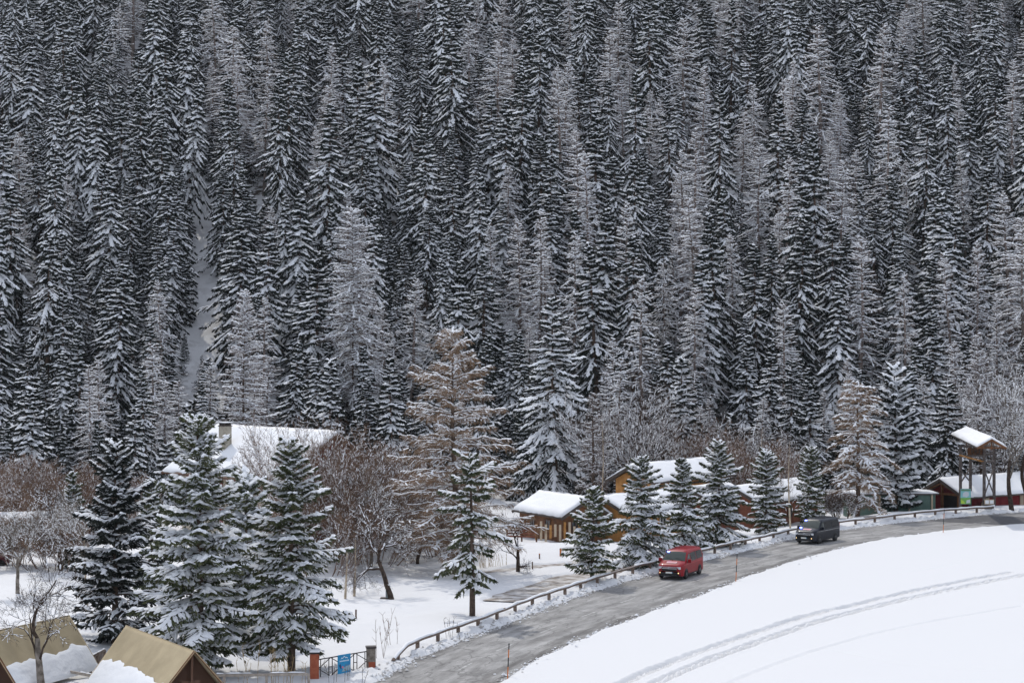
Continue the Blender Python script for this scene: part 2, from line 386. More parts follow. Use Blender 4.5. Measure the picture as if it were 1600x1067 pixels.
# forest floor: rock, litter and brush showing through the thin snow of the steep slope
nt = M_ground.node_tree; n_ = nt.nodes; l_ = nt.links; b_ = n_['Principled BSDF']
geo = n_.new('ShaderNodeNewGeometry'); t_ = n_.new('ShaderNodeTexNoise'); t_.inputs['Scale'].default_value = 0.55; t_.inputs['Detail'].default_value = 8; t_.inputs['Roughness'].default_value = 0.7
l_.new(geo.outputs['Position'], t_.inputs['Vector'])
rr = n_.new('ShaderNodeValToRGB'); rr.color_ramp.elements[0].position = 0.50; rr.color_ramp.elements[1].position = 0.56
rr.color_ramp.elements[0].color = (0, 0, 0, 1); rr.color_ramp.elements[1].color = (1, 1, 1, 1); l_.new(t_.outputs['Fac'], rr.inputs['Fac'])
at = n_.new('ShaderNodeAttribute'); at.attribute_name = 'litter'
mu = n_.new('ShaderNodeMath'); mu.operation = 'MULTIPLY'; l_.new(rr.outputs[0], mu.inputs[0]); l_.new(at.outputs['Fac'], mu.inputs[1])
mx = n_.new('ShaderNodeMix'); mx.data_type = 'RGBA'; mx.inputs['A'].default_value = (0.585, 0.59, 0.60, 1); mx.inputs['B'].default_value = (0.07, 0.055, 0.045, 1)
l_.new(mu.outputs[0], mx.inputs['Factor']); l_.new(mx.outputs['Result'], b_.inputs['Base Color'])
gm.quads(np.stack([idx[:-1, :-1], idx[:-1, 1:], idx[1:, 1:], idx[1:, :-1]], -1).reshape(-1, 4), M_ground)
ground = structure(gm.build('ground', smooth=True))
lit = (sstep(FOOT-4, FOOT+10, GY)*(1-0.85*np.exp(-((GX+.1543*GY)/3.5)**4))).ravel()
litb = np.exp(-((GX+34)/7)**2-((GY-114)/5)**2).ravel()*1.2
att = ground.data.attributes.new('litter', 'FLOAT', 'POINT'); att.data.foreach_set('value', np.clip(lit+litb, 0, 1).astype(np.float32))

def road_material():
    m = bpy.data.materials.new('asphalt'); m.use_nodes = True; nt = m.node_tree; n = nt.nodes; l = nt.links; b = n['Principled BSDF']
    geo = n.new('ShaderNodeNewGeometry'); uv = n.new('ShaderNodeUVMap'); uv.uv_map = 'UVMap'
    def noise(vec, sc, det=5, scl=(1, 1, 1)):
        mp = n.new('ShaderNodeMapping'); mp.inputs['Scale'].default_value = scl; l.new(vec, mp.inputs['Vector'])
        t = n.new('ShaderNodeTexNoise'); t.inputs['Scale'].default_value = sc; t.inputs['Detail'].default_value = det; t.inputs['Roughness'].default_value = 0.65
        l.new(mp.outputs[0], t.inputs['Vector']); return t.outputs['Fac']
    def ramp(f, p0, c0, p1, c1):
        r = n.new('ShaderNodeValToRGB'); r.color_ramp.elements[0].position = p0; r.color_ramp.elements[1].position = p1
        r.color_ramp.elements[0].color = (*c0, 1); r.color_ramp.elements[1].color = (*c1, 1); l.new(f, r.inputs['Fac']); return r.outputs['Color']
    def mix(a, b_, f, mode='MIX'):
        x = n.new('ShaderNodeMix'); x.data_type = 'RGBA'; x.blend_type = mode
        for k, v in (('A', a), ('B', b_)):
            if isinstance(v, tuple): x.inputs[k].default_value = (*v, 1)
            else: l.new(v, x.inputs[k])
        if isinstance(f, float): x.inputs['Factor'].default_value = f
        else: l.new(f, x.inputs['Factor'])
        return x.outputs['Result']
    base = ramp(noise(uv.outputs[0], 1.0, 6, (0.9, 0.25, 1)), 0.38, (0.17, 0.167, 0.163), 0.62, (0.31, 0.305, 0.297))
    wet = ramp(noise(uv.outputs[0], 1.0, 7, (1.3, 0.12, 1)), 0.55, (0, 0, 0), 0.63, (.75, .75, .75))
    c = mix(base, (0.13, 0.127, 0.125), wet)
    salt = ramp(noise(uv.outputs[0], 1.0, 7, (1.6, 0.16, 1)), 0.52, (0, 0, 0), 0.68, (0.35, 0.35, 0.35))
    c = mix(c, (0.42, 0.42, 0.415), salt)
    vo = n.new('ShaderNodeTexVoronoi'); vo.feature = 'DISTANCE_TO_EDGE'; vo.inputs['Scale'].default_value = 0.55
    mp = n.new('ShaderNodeMapping'); mp.inputs['Scale'].default_value = (1.3, 0.5, 1)
    nz = n.new('ShaderNodeTexNoise'); nz.inputs['Scale'].default_value = 1.5; nz.inputs['Detail'].default_value = 4
    l.new(uv.outputs[0], nz.inputs['Vector']); ad = n.new('ShaderNodeVectorMath'); ad.operation = 'ADD'
    l.new(uv.outputs[0], ad.inputs[0]); l.new(nz.outputs['Color'], ad.inputs[1]); l.new(ad.outputs[0], mp.inputs['Vector']); l.new(mp.outputs[0], vo.inputs['Vector'])
    crack = ramp(vo.outputs['Distance'], 0.0, (1, 1, 1), 0.035, (0, 0, 0))
    ck = mix((0, 0, 0), crack, noise(uv.outputs[0], 0.12, 2))
    c = mix(c, (0.035, 0.034, 0.034), ck)
    sx = n.new('ShaderNodeSeparateXYZ'); l.new(uv.outputs[0], sx.inputs[0])
    def band(cx, w):
        a = n.new('ShaderNodeMath'); a.operation = 'SUBTRACT'; l.new(sx.outputs['X'], a.inputs[0]); a.inputs[1].default_value = cx
        ab = n.new('ShaderNodeMath'); ab.operation = 'ABSOLUTE'; l.new(a.outputs[0], ab.inputs[0])
        mr = n.new('ShaderNodeMapRange'); l.new(ab.outputs[0], mr.inputs['Value']); mr.inputs['From Min'].default_value = w; mr.inputs['From Max'].default_value = w*.3; return mr.outputs[0]
    for cx, w, st in ((RW-1.35, 1.0, .75), (1.25, .6, .5), (2.6, .5, .28), (4.2, .5, .28), (5.3, .5, .25), (6.7, .5, .3)):
        mm = n.new('ShaderNodeMath'); mm.operation = 'MULTIPLY'; l.new(band(cx, w), mm.inputs[0])
        l.new(ramp(noise(uv.outputs[0], 1.0, 6, (1.2, 0.16, 1)), 0.40, (0, 0, 0), 0.60, (st*1.3, st*1.3, st*1.3)), mm.inputs[1])
        c = mix(c, (0.085, 0.08, 0.076), mm.outputs[0])
    l.new(c, b.inputs['Base Color'])
    rg = n.new('ShaderNodeMapRange'); l.new(wet, rg.inputs['Value']); rg.inputs['To Min'].default_value = 0.85; rg.inputs['To Max'].default_value = 0.5
    l.new(rg.outputs[0], b.inputs['Roughness']); b.inputs['Specular IOR Level'].default_value = 0.3
    bp = n.new('ShaderNodeBump'); bp.inputs['Distance'].default_value = 0.01; l.new(noise(geo.outputs['Position'], 12), bp.inputs['Height']); l.new(bp.outputs[0], b.inputs['Normal'])
    return m
yy = np.arange(40, 270, 0.8)
RW = 8.6
M_road = road_material()
cl = np.stack([(np.interp(yy, ys_, XF)+np.interp(yy, ys_, XN))/2, yy], 1)
def strip_mesh(name, Lp, Rp, m, z, nacross=6):
    n = len(Lp); b = MB(); t = np.linspace(0, 1, nacross+1)
    P = Lp[:, None, :]*(1-t[None, :, None]) + Rp[:, None, :]*t[None, :, None]
    V = np.concatenate([P, np.full(P.shape[:2]+(1,), z)], -1)
    b.addv(V); ix = np.arange(n*(nacross+1)).reshape(n, nacross+1)
    F = np.stack([ix[:-1, :-1], ix[:-1, 1:], ix[1:, 1:], ix[1:, :-1]], -1).reshape(-1, 4); b.quads(F, m)
    o = b.build(name)
    uv = o.data.uv_layers.new(name='UVMap'); s = np.concatenate([[0], np.cumsum(np.linalg.norm(np.diff((Lp+Rp)/2, axis=0), axis=1))])
    W = np.linalg.norm(Rp-Lp, axis=1).mean(); U = np.stack([np.broadcast_to(t[None]*W, (n, nacross+1)), np.broadcast_to(s[:, None], (n, nacross+1))], -1).reshape(-1, 2)
    li = np.zeros(len(o.data.loops), np.int32); o.data.loops.foreach_get('vertex_index', li)
    uv.data.foreach_set('uv', U[li].astype(np.float32).ravel()); return o
def edge_pts(off, XX, MM, sgn):
    x = np.interp(yy, ys_, XX); m = np.interp(yy, ys_, MM); k = 1/np.sqrt(1+m*m)
    return np.stack([x-sgn*off*k, yy+sgn*off*m*k], 1)
Lp, Rp = edge_pts(0.9, XF, MF, 1), edge_pts(0.9, XN, MN, -1)
structure(strip_mesh('road', Lp, Rp, M_road, 0.0))
# road markings: worn white centre dashes; a band of new dark asphalt
M_mark = mat('worn_marking', (0.42, 0.42, 0.41), 0.8, col2=(0.22, 0.22, 0.215), scale=3.0)
M_newasph = mat('new_asphalt', (0.055, 0.055, 0.06), 0.75, col2=(0.08, 0.08, 0.085), scale=2)
mk = MB()
def on_road(y, f):
    i = [np.interp(y, yy, Lp[:, 0]), np.interp(y, yy, Lp[:, 1])]; j = [np.interp(y, yy, Rp[:, 0]), np.interp(y, yy, Rp[:, 1])]
    return np.array([i[0]*(1-f)+j[0]*f, i[1]*(1-f)+j[1]*f])
for y0 in np.arange(90, 200, 6.5):
    q = []
    for yq, f in ((y0, .492), (y0, .508), (y0+2.6, .508), (y0+2.6, .492)):
        p = on_road(yq, f); q.append([p[0], p[1], 0.005])
    mk.poly(q, M_mark)
structure(mk.build('road_marking'))
pb = MB()
for (a, b_2) in ((183.0, 188.5),):
    q = []
    for yq, f in ((a-3, .97), (a+2.5, .97), (b_2+1.0, .08), (b_2-4.5, .08)):
        p = on_road(yq, f); q.append([p[0], p[1], 0.0045])
    pb.poly(q, M_newasph)
structure(pb.build('asphalt_patch'))
M_mud = mat('wet_mud', (0.15, 0.12, 0.095), 0.7, col2=(0.50, 0.49, 0.48), scale=1.1)
for L, w, nm in ((LANE1, 2.4, 'lane'), (LANE2, 1.3, 'path')):
    P = np.array(L); T = np.gradient(P, axis=0); T /= np.linalg.norm(T, axis=1)[:, None]; N = np.stack([-T[:, 1], T[:, 0]], 1)
    structure(strip_mesh(nm, P+N*w, P-N*w, M_mud, -0.07, 2))

# ------------------------------------------------------------------ tree builders
def conifer(rng, H=20., Rm=2.7, base=0.1, whorl=0.46, per=6, tw=0.30, kn=3, ks=0.34, snow=0.8, droop=0.55, mneedle=None, mbark=None,
            shape=0.8, lumpw=0.16, top_bare=False, irregular=0.15, gaps=0.05, tsnow=.85, up=.10, pw=1.5, dk=.75, sgl=.42, ta=(38, 68), tdr=.55, lowf=.85):
    "a spruce: (trunk MB, crown MB)"
    mneedle = mneedle or M_needle; mbark = mbark or M_bark
    tr = MB(); n = 12; zz = np.linspace(-0.6, H*0.99, n)
    lean = rng.uniform(-0.02, 0.02, 2)
    tp_ = np.stack([lean[0]*zz+0.05*np.sin(zz/3), lean[1]*zz, zz], 1)
    r0 = 0.012*H+0.05
    tr.tube(tp_, r0*(1-np.clip(zz, 0, H)/H)**0.9+0.02, mbark, 8)
    cr = MB(); hs = []; z = base*H
    while z < H-0.15:
        f = (z-base*H)/(H-base*H)
        k = max(3, int(round(per*(1-0.35*f)+rng.uniform(-1, 1))))
        a0 = rng.uniform(0, 6.28)
        for j in range(k):
            if rng.uniform() < gaps: continue
            hs.append((z+rng.uniform(-.5, .5)*whorl, a0+6.283*j/k+rng.uniform(-.35, .35), f))
        z += whorl*(1-0.45*f)*rng.uniform(.8, 1.2)
    S_, E_, W_, Hh_ = [], [], [], []; KC, KA, KB = [], [], []; B0, B1, BR = [], [], []
    sect = rng.uniform(0.75, 1.2, 8)
    for (h, a, f) in hs:
        prof = (1-f)**shape*min(1.0, 0.55+f*3.5)
        L = Rm*prof*rng.uniform(1-irregular*1.6, 1+irregular)*sect[int((a % 6.283)/6.2832*8) % 8]**(irregular*3)+0.18
        if rng.uniform() < 0.04: L *= 1.25
        dirv = np.array([math.cos(a), math.sin(a), 0]); sd_ = np.array([-math.sin(a), math.cos(a), 0])
        dr = droop*(1-dk*f)*rng.uniform(.75, 1.25); up0 = up+0.7*f*f
        m = max(3, int(L/sgl)+2); t = np.linspace(0, 1, m)
        zc = h+L*(up0*t-dr*t**pw+0.12*t**3)
        cx = tp_[0, 0]+lean[0]*h; cy = lean[1]*h
        bend = rng.uniform(-.18, .18)*L; wb1 = np.cumsum(rng.normal(0, .022, m))*L; zc = zc+np.cumsum(rng.normal(0, .02, m))*L
        P = np.array([cx, cy, 0])+dirv*(L*t)[:, None]+sd_*(bend*t*t+wb1)[:, None]; P[:, 2] = zc
        B0.append(P[:-1]); B1.append(P[1:]); BR.append(0.018+0.03*L/3*(1-t[:-1]))
        # snow along the branch
        cov = snow*rng.uniform(0.55, 1.2)*(lowf+(1.35-lowf)*min(f, .65)/.65)  # more snow higher up, also imitating sunlit tops over darker lower boughs
        for i in range(m-1):
            if rng.uniform() < cov*(0.5+0.7*t[i+1]):
                w = lumpw*rng.uniform(.6, 1.3)*(0.75+0.35*min(L, 2)/2)
                ovr = (P[i+1]-P[i])*rng.uniform(0.0, 0.35)
                S_.append(P[i]-ovr+[0, 0, .03]); E_.append(P[i+1]+ovr+[0, 0, .03]); W_.append(w); Hh_.append(w*rng.uniform(.55, .9))
        # twigs
        nt_ = max(3, int(L/tw))
        for i in range(nt_):
            tt = (i+0.6+rng.uniform(-.3, .3))/nt_
            if tt < 0.12 and L > 0.8: continue
            p = np.array([np.interp(tt, t, P[:, 0]), np.interp(tt, t, P[:, 1]), np.interp(tt, t, P[:, 2])])
            slope = np.array([0, 0, np.interp(min(tt+.05, 1), t, zc)-np.interp(max(tt-.05, 0), t, zc)])/(0.1*L+1e-6)
            for sg in (-1, 1):
                l2 = (0.16+0.40*L*(1-tt)**0.7*min(1, tt*2.5+.3))*rng.uniform(.6, 1.2); l2 = min(l2, 1.1)
                ang = R(rng.uniform(*ta)); dv = dirv*math.cos(ang)+sd_*sg*math.sin(ang)+slope*(0.6 if pw > 1.3 else .95)+np.array([0, 0, -rng.uniform(.1, tdr)*(1-.6*f)])
                dv /= np.linalg.norm(dv); q = p+dv*l2
                for c in range(kn):
                    u = (c+rng.uniform(.2, .9))/kn
                    cc = p+dv*l2*u+rng.normal(0, .05, 3)*ks*1.5
                    aa = dv*ks*rng.uniform(.6, 1.1)*0.62+rng.normal(0, .16, 3)*ks; aa[2] -= ks*rng.uniform(0.0, .40)
                    bb = np.cross(dv, rng.normal(0, 1, 3)*[.55, .55, 1.0]+[0, 0, .3]); bb = bb/(np.linalg.norm(bb)+1e-6)*ks*rng.uniform(.16, .34)
                    KC.append(cc); KA.append(aa); KB.append(bb)
                if rng.uniform() < cov*tsnow:
                    w = lumpw*rng.uniform(.35, 1.1)
                    S_.append(p+dv*l2*rng.uniform(0, .35)+[0, 0, .04]); E_.append(p+dv*l2*rng.uniform(.7, 1.08)+[0, 0, .03]); W_.append(w); Hh_.append(w*rng.uniform(.5, .85))
        tipn = 2+kn
        for c in range(tipn):
            cc = P[-1]+rng.normal(0, .12, 3)*ks; aa = (P[-1]-P[-2]); aa = aa/(np.linalg.norm(aa)+1e-6)*ks*.7+rng.normal(0, .2, 3)*ks
            bb = np.cross(aa, rng.normal(0, 1, 3)); bb = bb/(np.linalg.norm(bb)+1e-6)*ks*.25
            KC.append(cc); KA.append(aa); KB.append(bb)
    # leader
    for c in range(10):
        zc_ = H-rng.uniform(0, .9); KC.append([lean[0]*H, lean[1]*H, zc_]); KA.append([rng.normal(0, .03), rng.normal(0, .03), .22]); KB.append([rng.normal(0, .07), rng.normal(0, .07), .0])
    for zc_ in (H-.1, H-.5):
        S_.append([lean[0]*H-.05, lean[1]*H, zc_-.15]); E_.append([lean[0]*H+.05, lean[1]*H, zc_+.2]); W_.append(lumpw*.5); Hh_.append(lumpw*.5)
    cr.kites(np.array(KC)-[0, 0, ks*.22], np.array(KA), np.array(KB), mneedle)
    cr.segs(np.concatenate(B0), np.concatenate(B1), np.concatenate(BR), np.concatenate(BR)*.85, mbark)
    cr.lumps(np.array(S_), np.array(E_), np.array(W_), np.array(Hh_), M_snowtree, rng)
    return tr, cr

def larch(rng, H=20., Rm=3.2, base=0.15, whorl=0.5, per=5, snow=0.75, droop=0.25, tw=0.28, fine=3, mtw=None, lumpw=0.085, shape=0.75, rise=0.1, arch=0.0, trunkr=None, irregular=.3):
    mtw = mtw or M_larch_f
    tr = MB(); zz = np.linspace(-0.6, H*0.985, 14); lean = rng.uniform(-.02, .02, 2)
    tp_ = np.stack([lean[0]*zz+0.08*np.sin(zz/2.5), lean[1]*zz+.06*np.cos(zz/3), zz], 1)
    r0 = trunkr or 0.011*H+.04
    tr.tube(tp_, r0*(1-np.clip(zz, 0, H)/H)**.9+.02, mtw if trunkr is None else M_bark, 8)
    # patches of snow stuck to the trunk
    cr = MB(); z = base*H; S_, E_, W_, Hh_ = [], [], [], []; B0, B1, BR = [], [], []; KC, KA, KB = [], [], []
    while z < H-.2:
        f = (z-base*H)/(H-base*H); k = max(3, int(round(per*(1-.2*f)+rng.uniform(-1, 1)))); a0 = rng.uniform(0, 6.28)
        for j in range(k):
            h = z+rng.uniform(-.5, .5)*whorl; a = a0+6.283*j/k+rng.uniform(-.4, .4)
            L = Rm*(1-f)**shape*min(1, .6+f*3)*rng.uniform(1-irregular, 1+irregular*.6)+.2
            dirv = np.array([math.cos(a), math.sin(a), 0]); sd_ = np.array([-math.sin(a), math.cos(a), 0])
            dr = droop*rng.uniform(.5, 1.4)*(1-.5*f); up0 = rise+.5*f*f+rng.uniform(-.08, .08)
            m = max(4, int(L/.4)+2); t = np.linspace(0, 1, m)
            wob = np.cumsum(rng.normal(0, .03, m))*L; wob2 = np.cumsum(rng.normal(0, .018, m))*L
            zc = h+L*(up0*t+arch*(t-t*t)*1.6-dr*t**1.7+.18*droop*t**4)+wob2
            P = np.array([lean[0]*h, lean[1]*h, 0])+dirv*(L*t)[:, None]+sd_*(wob*t)[:, None]; P[:, 2] = zc
            B0.append(P[:-1]); B1.append(P[1:]); BR.append((.014+.022*L/3*(1-t[:-1]))*1.15)
            cov = snow*rng.uniform(.6, 1.3)
            for i in range(m-1):
                if rng.uniform() < cov:
                    w = lumpw*rng.uniform(.6, 1.25)*(1.1-.4*t[i]); o = (P[i+1]-P[i])*rng.uniform(0, .2)
                    S_.append(P[i]-o+[0, 0, .035]); E_.append(P[i+1]+o+[0, 0, .03]); W_.append(w); Hh_.append(w*.8)
            nt_ = max(3, int(L/tw))
            for i in range(nt_):
                tt = (i+.5+rng.uniform(-.3, .3))/nt_
                if tt < .1: continue
                p = np.array([np.interp(tt, t, P[:, q]) for q in range(3)])
                for sg in (-1, 1):
                    if rng.uniform() < .15: continue
                    l2 = (.15+.34*L*(1-tt)**.6*min(1, tt*2+.3))*rng.uniform(.5, 1.2); l2 = min(l2, 1.3); ang = R(rng.uniform(30, 70))
                    dv = dirv*math.cos(ang)+sd_*sg*math.sin(ang)+np.array([0, 0, rng.uniform(-.55, .15)]); dv /= np.linalg.norm(dv); q = p+dv*l2
                    B0.append(p[None]); B1.append(q[None]); BR.append(np.array([.013]))
                    if rng.uniform() < cov*.6:
                        w = lumpw*rng.uniform(.35, .7); S_.append(p+dv*l2*.1+[0, 0, .02]); E_.append(q+[0, 0, .02]); W_.append(w); Hh_.append(w*.7)
                    for c in range(fine):
                        u = rng.uniform(.1, 1); pp = p+dv*l2*u; hl = rng.uniform(.10, .26)
                        aa = np.array([rng.normal(0, .35), rng.normal(0, .35), -rng.uniform(.2, 1)])+dv*.5; aa = aa/np.linalg.norm(aa)*hl
                        bb = np.cross(aa, rng.normal(0, 1, 3)); bb = bb/(np.linalg.norm(bb)+1e-6)*rng.uniform(.008, .016)
                        KC.append(pp+aa); KA.append(aa); KB.append(bb)
        z += whorl*(1-.4*f)*rng.uniform(.75, 1.25)
    cr.kites(np.array(KC), np.array(KA), np.array(KB), mtw, 0)
    cr.segs(np.concatenate(B0), np.concatenate(B1), np.concatenate(BR), np.concatenate(BR)*.75, mtw)
    cr.lumps(np.array(S_), np.array(E_), np.array(W_), np.array(Hh_), M_snowtree, rng)
    return tr, cr

def bare(rng, H=7., r=.16, spread=.55, levels=5, mtr=None, mtw=None, snow=.6, lumpw=.05, lean=(0, 0), fork=.35, dense=3, twl=.5, upb=.25, stems=1, gnarl=.12, base_r=0.0, fine=3, tww=1.0):
    mtr = mtr or M_greybark; mtw = mtw or M_greybark
    tr = MB(); cr = MB(); S0, S1, SR, SR1 = [], [], [], []; LS, LE, LW = [], [], []; KC, KA, KB = [], [], []
    def grow(p, d, L, rad, lv, isT):
        k = max(3, int(L/.35)) if lv < 3 else 3; pts = [p]; rr_ = [rad]
        for i in range(k):
            d = d+rng.normal(0, gnarl, 3)*(1 if lv else .5); d[2] += upb*.12; d = d/np.linalg.norm(d); p = p+d*L/k; pts.append(p); rr_.append(rad*(1-.42*(i+1)/k))
        pts = np.array(pts)
        if isT: tr.tube(pts, rr_, mtr, 8)
        else:
            S0.append(pts[:-1]); S1.append(pts[1:]); SR.append(np.array(rr_[:-1])); SR1.append(np.array(rr_[1:]))
        for i in range(k):
            dd = pts[i+1]-pts[i]; hz = math.hypot(dd[0], dd[1])/(np.linalg.norm(dd)+1e-9)
            if rng.uniform() < snow*min(1, hz*1.2):
                LS.append(pts[i]+[0, 0, rr_[i]*.7]); LE.append(pts[i+1]+[0, 0, rr_[i]*.7]); LW.append(lumpw*rng.uniform(.6, 1.2)*(1 if lv < 4 else .7)+rr_[i]*.4)
        if lv >= levels:
            for c in range(fine):
                u = rng.uniform(.2, 1.05); pp = pts[0]*(1-u)+pts[-1]*u; aa = rng.normal(0, 1, 3)*.6+d; aa = aa/np.linalg.norm(aa)*rng.uniform(.08, .24)
                bb = np.cross(aa, rng.normal(0, 1, 3)); bb = bb/(np.linalg.norm(bb)+1e-6)*rng.uniform(.006, .012)*tww; KC.append(pp+aa); KA.append(aa); KB.append(bb)
            return
        nb = dense+(1 if rng.uniform() < .4 else 0)
        for i in range(nb):
            u = 1.0 if i == 0 else rng.uniform(fork, 1.0)
            ip = min(k, int(round(u*k))); q = pts[ip]
            az_ = rng.uniform(0, 6.283); perp = np.cross(d, [math.cos(az_), math.sin(az_), .3]); perp /= np.linalg.norm(perp)+1e-9
            sp = spread*rng.uniform(.6, 1.4)*(0.5 if i == 0 else 1.1); nd = d*math.cos(sp)+perp*math.sin(sp); nd[2] += upb*.4; nd /= np.linalg.norm(nd)
            grow(q, nd, L*rng.uniform(.55, .85)*(1 if lv else twl+.3), rr_[ip]*(.85 if i == 0 else rng.uniform(.45, .7)), lv+1, False)
    for s_ in range(stems):
        a = rng.uniform(0, 6.28); off = np.array([math.cos(a), math.sin(a), 0])*(base_r*rng.uniform(.2, 1) if stems > 1 else 0)
        d0 = np.array([lean[0], lean[1], 1.0])+(off*.5 if stems > 1 else 0)
        grow(np.array([0, 0, -.3])+off, d0/np.linalg.norm(d0), H*.36*rng.uniform(.85, 1.1), r*(1 if stems == 1 else rng.uniform(.5, 1)), 0, True)
    if KC: cr.kites(np.array(KC), np.array(KA), np.array(KB), mtw, 0)
    cr.segs(np.concatenate(S0), np.concatenate(S1), np.maximum(np.concatenate(SR), .008), np.maximum(np.concatenate(SR1), .006), mtw)
    if LS: cr.lumps(np.array(LS), np.array(LE), np.array(LW), np.array(LW)*.8, M_snowtree, rng)
    return tr, cr

def make_tree(kind, tc, label, cat, loc, rz=0., scale=1., group=None):
    tr, cr = tc; t = thing(kind, label, cat, loc, rz, group)
    if hasattr(scale, '__len__'): t.scale = scale
    else: t.scale = (scale,)*3
    tr.build('trunk', t, True); cr.build('crown', t, False)
    return t

# ------------------------------------------------------------------ the forest on the slope
rf = np.random.default_rng(7)
PROTO_S, PROTO_L = [], []
for i in range(7):
    Hh = 20.0
    tc = conifer(np.random.default_rng(100+i), H=Hh, Rm=[3.3, 3.9, 2.7, 3.5, 4.1, 3.0, 3.4][i], base=[.08, .12, .2, .06, .1, .3, .15][i], snow=[1.1, .95, 1.3, .85, 1.05, .95, 1.25][i],
                 droop=[1.45, 1.2, 1.7, 1.35, 1.15, 1.5, 1.3][i], shape=[1.0, 1.05, .9, .95, 1.15, .85, 1.05][i], lumpw=[.175, .155, .20, .15, .18, .16, .205][i], irregular=.38, gaps=.16, kn=3, ks=.38, whorl=.70, per=7, tw=.36, tsnow=.75, up=.25,
                 pw=1.2, dk=.45, sgl=.62, ta=(18, 46), tdr=.7, lowf=.55)
    PROTO_S.append((tc[0].mesh('trunk', True), tc[1].mesh('crown')))
for i in range(5):
    tc = larch(np.random.default_rng(200+i), H=20., Rm=[3.3, 4.0, 2.9, 3.5, 4.3][i], base=[.15, .2, .25, .1, .2][i], droop=[.6, .8, .5, .9, .7][i], rise=[.15, .2, .15, .25, .1][i], whorl=.75, per=5, tw=.36, fine=3, snow=.95, lumpw=.115, mtw=M_larch_f)
    PROTO_L.append((tc[0].mesh('trunk', True), tc[1].mesh('crown')))
ZROW = ['foot', 'lower part', 'mid-height', 'upper part', 'top edge']; ZCOL = ['far left', 'left', 'centre-left', 'just left of centre', 'just right of centre', 'centre-right', 'right', 'far right']
def zone(px, py):
    c = ZCOL[min(7, max(0, int(px/200)))]; r_ = ZROW[0 if py > 440 else 1 if py > 330 else 2 if py > 210 else 3 if py > 100 else 4]
    return r_, c
def proj(x, y, z): return 800+x*FPX/y, HY-(z-CAMZ)*FPX/y

def forest_tree(x, y, H, isL, pi, snowy):
    z = tz(x, y)
    me = (PROTO_L if isL else PROTO_S)[pi]
    px, py = proj(x, y, z+H*.85); r_, c = zone(px, py)
    if isL: nm, cat, grp = 'larch_tree', 'larch', 'larches among the spruces of the slope'; lab = f'{"tall" if H > 19.5 else "shorter"} {"broad" if pi in (1,4) else "narrow"} bare grey-brown larch on the forested slope, {r_}, {c}'
    else:
        nm, cat, grp = 'spruce_tree', 'spruce', 'spruces covering the forested slope'
        lab = f'{"tall" if H > 19.5 else "shorter"} {"broad" if pi in (1,3,4) else "slim"} spruce, {["well snowed","lightly dusted","thickly snowed","lightly dusted","well snowed","lightly dusted","thickly snowed"][pi]}, on the forested slope, {r_}, {c}'
    t = thing(nm, lab, cat, (x, y, z-.2), rf.uniform(0, 6.28), grp)
    s = H/20.0; wsc = s*rf.uniform(.85, 1.25) if s > .8 else s*rf.uniform(1.05, 1.3)
    t.scale = (wsc, wsc, s); t.rotation_euler[0] = rf.normal(0, .03); t.rotation_euler[1] = rf.normal(0, .03)
    for nme, m_e in (('trunk', me[0]), ('crown', me[1])):
        o = bpy.data.objects.new(nme, m_e); COL.objects.link(o); o.parent = t
EXCL = []
pts = []
def in_lane(x, y, m=2.7):
    return abs(x+.1543*y) < m and 254 < y < 304
def okp(x, y, dmin):
    for (a, b) in pts:
        if (a-x)**2+((b-y)*1.25)**2 < dmin*dmin: return False
    return True
cand = 0
while cand < 26000:
    cand += 1
    y = rf.uniform(217, 392); hw = y*.257+4; x = rf.uniform(-hw, hw)
    if in_lane(x, y): continue
    px, py = proj(x, y, tz(x, y))
    if 165 < px < 215 and 215 < py < 290: continue
    if y < 226 and vnoise(x/8, y/8, 77) < .35: continue
    if okp(x, y, 4.9+rf.uniform(0, 1.0)): pts.append((x, y))
print('forest', len(pts))
pts.sort(key=lambda p: p[1])
nS = nL = 0; rest = []
for (x, y) in pts:
    px, py = proj(x, y, tz(x, y))
    u = fbm(x/22, y/22, 50, 3)
    pl = .10+.42*sstep(.50, .66, u)+(.16 if px > 850 and py < 330 else 0)
    H = rf.uniform(12.5, 24.5) if y > 236 else rf.uniform(10, 18)
    if rf.uniform() < .12: H *= .7
    if 268 < px < 362 and y < 257: H = min(H, max(4.0, (CAMZ-33*y/FPX-tz(x, y))*.95))
    if rf.uniform() < pl and nL < 280: forest_tree(x, y, H*.98, True, int(rf.integers(0, 5)), 0); nL += 1
    elif nS < 300: forest_tree(x, y, H, False, int(rf.integers(0, 7)), 0); nS += 1
    else: rest.append((x, y, H))
print('spruces', nS, 'larches', nL, 'rest', len(rest))
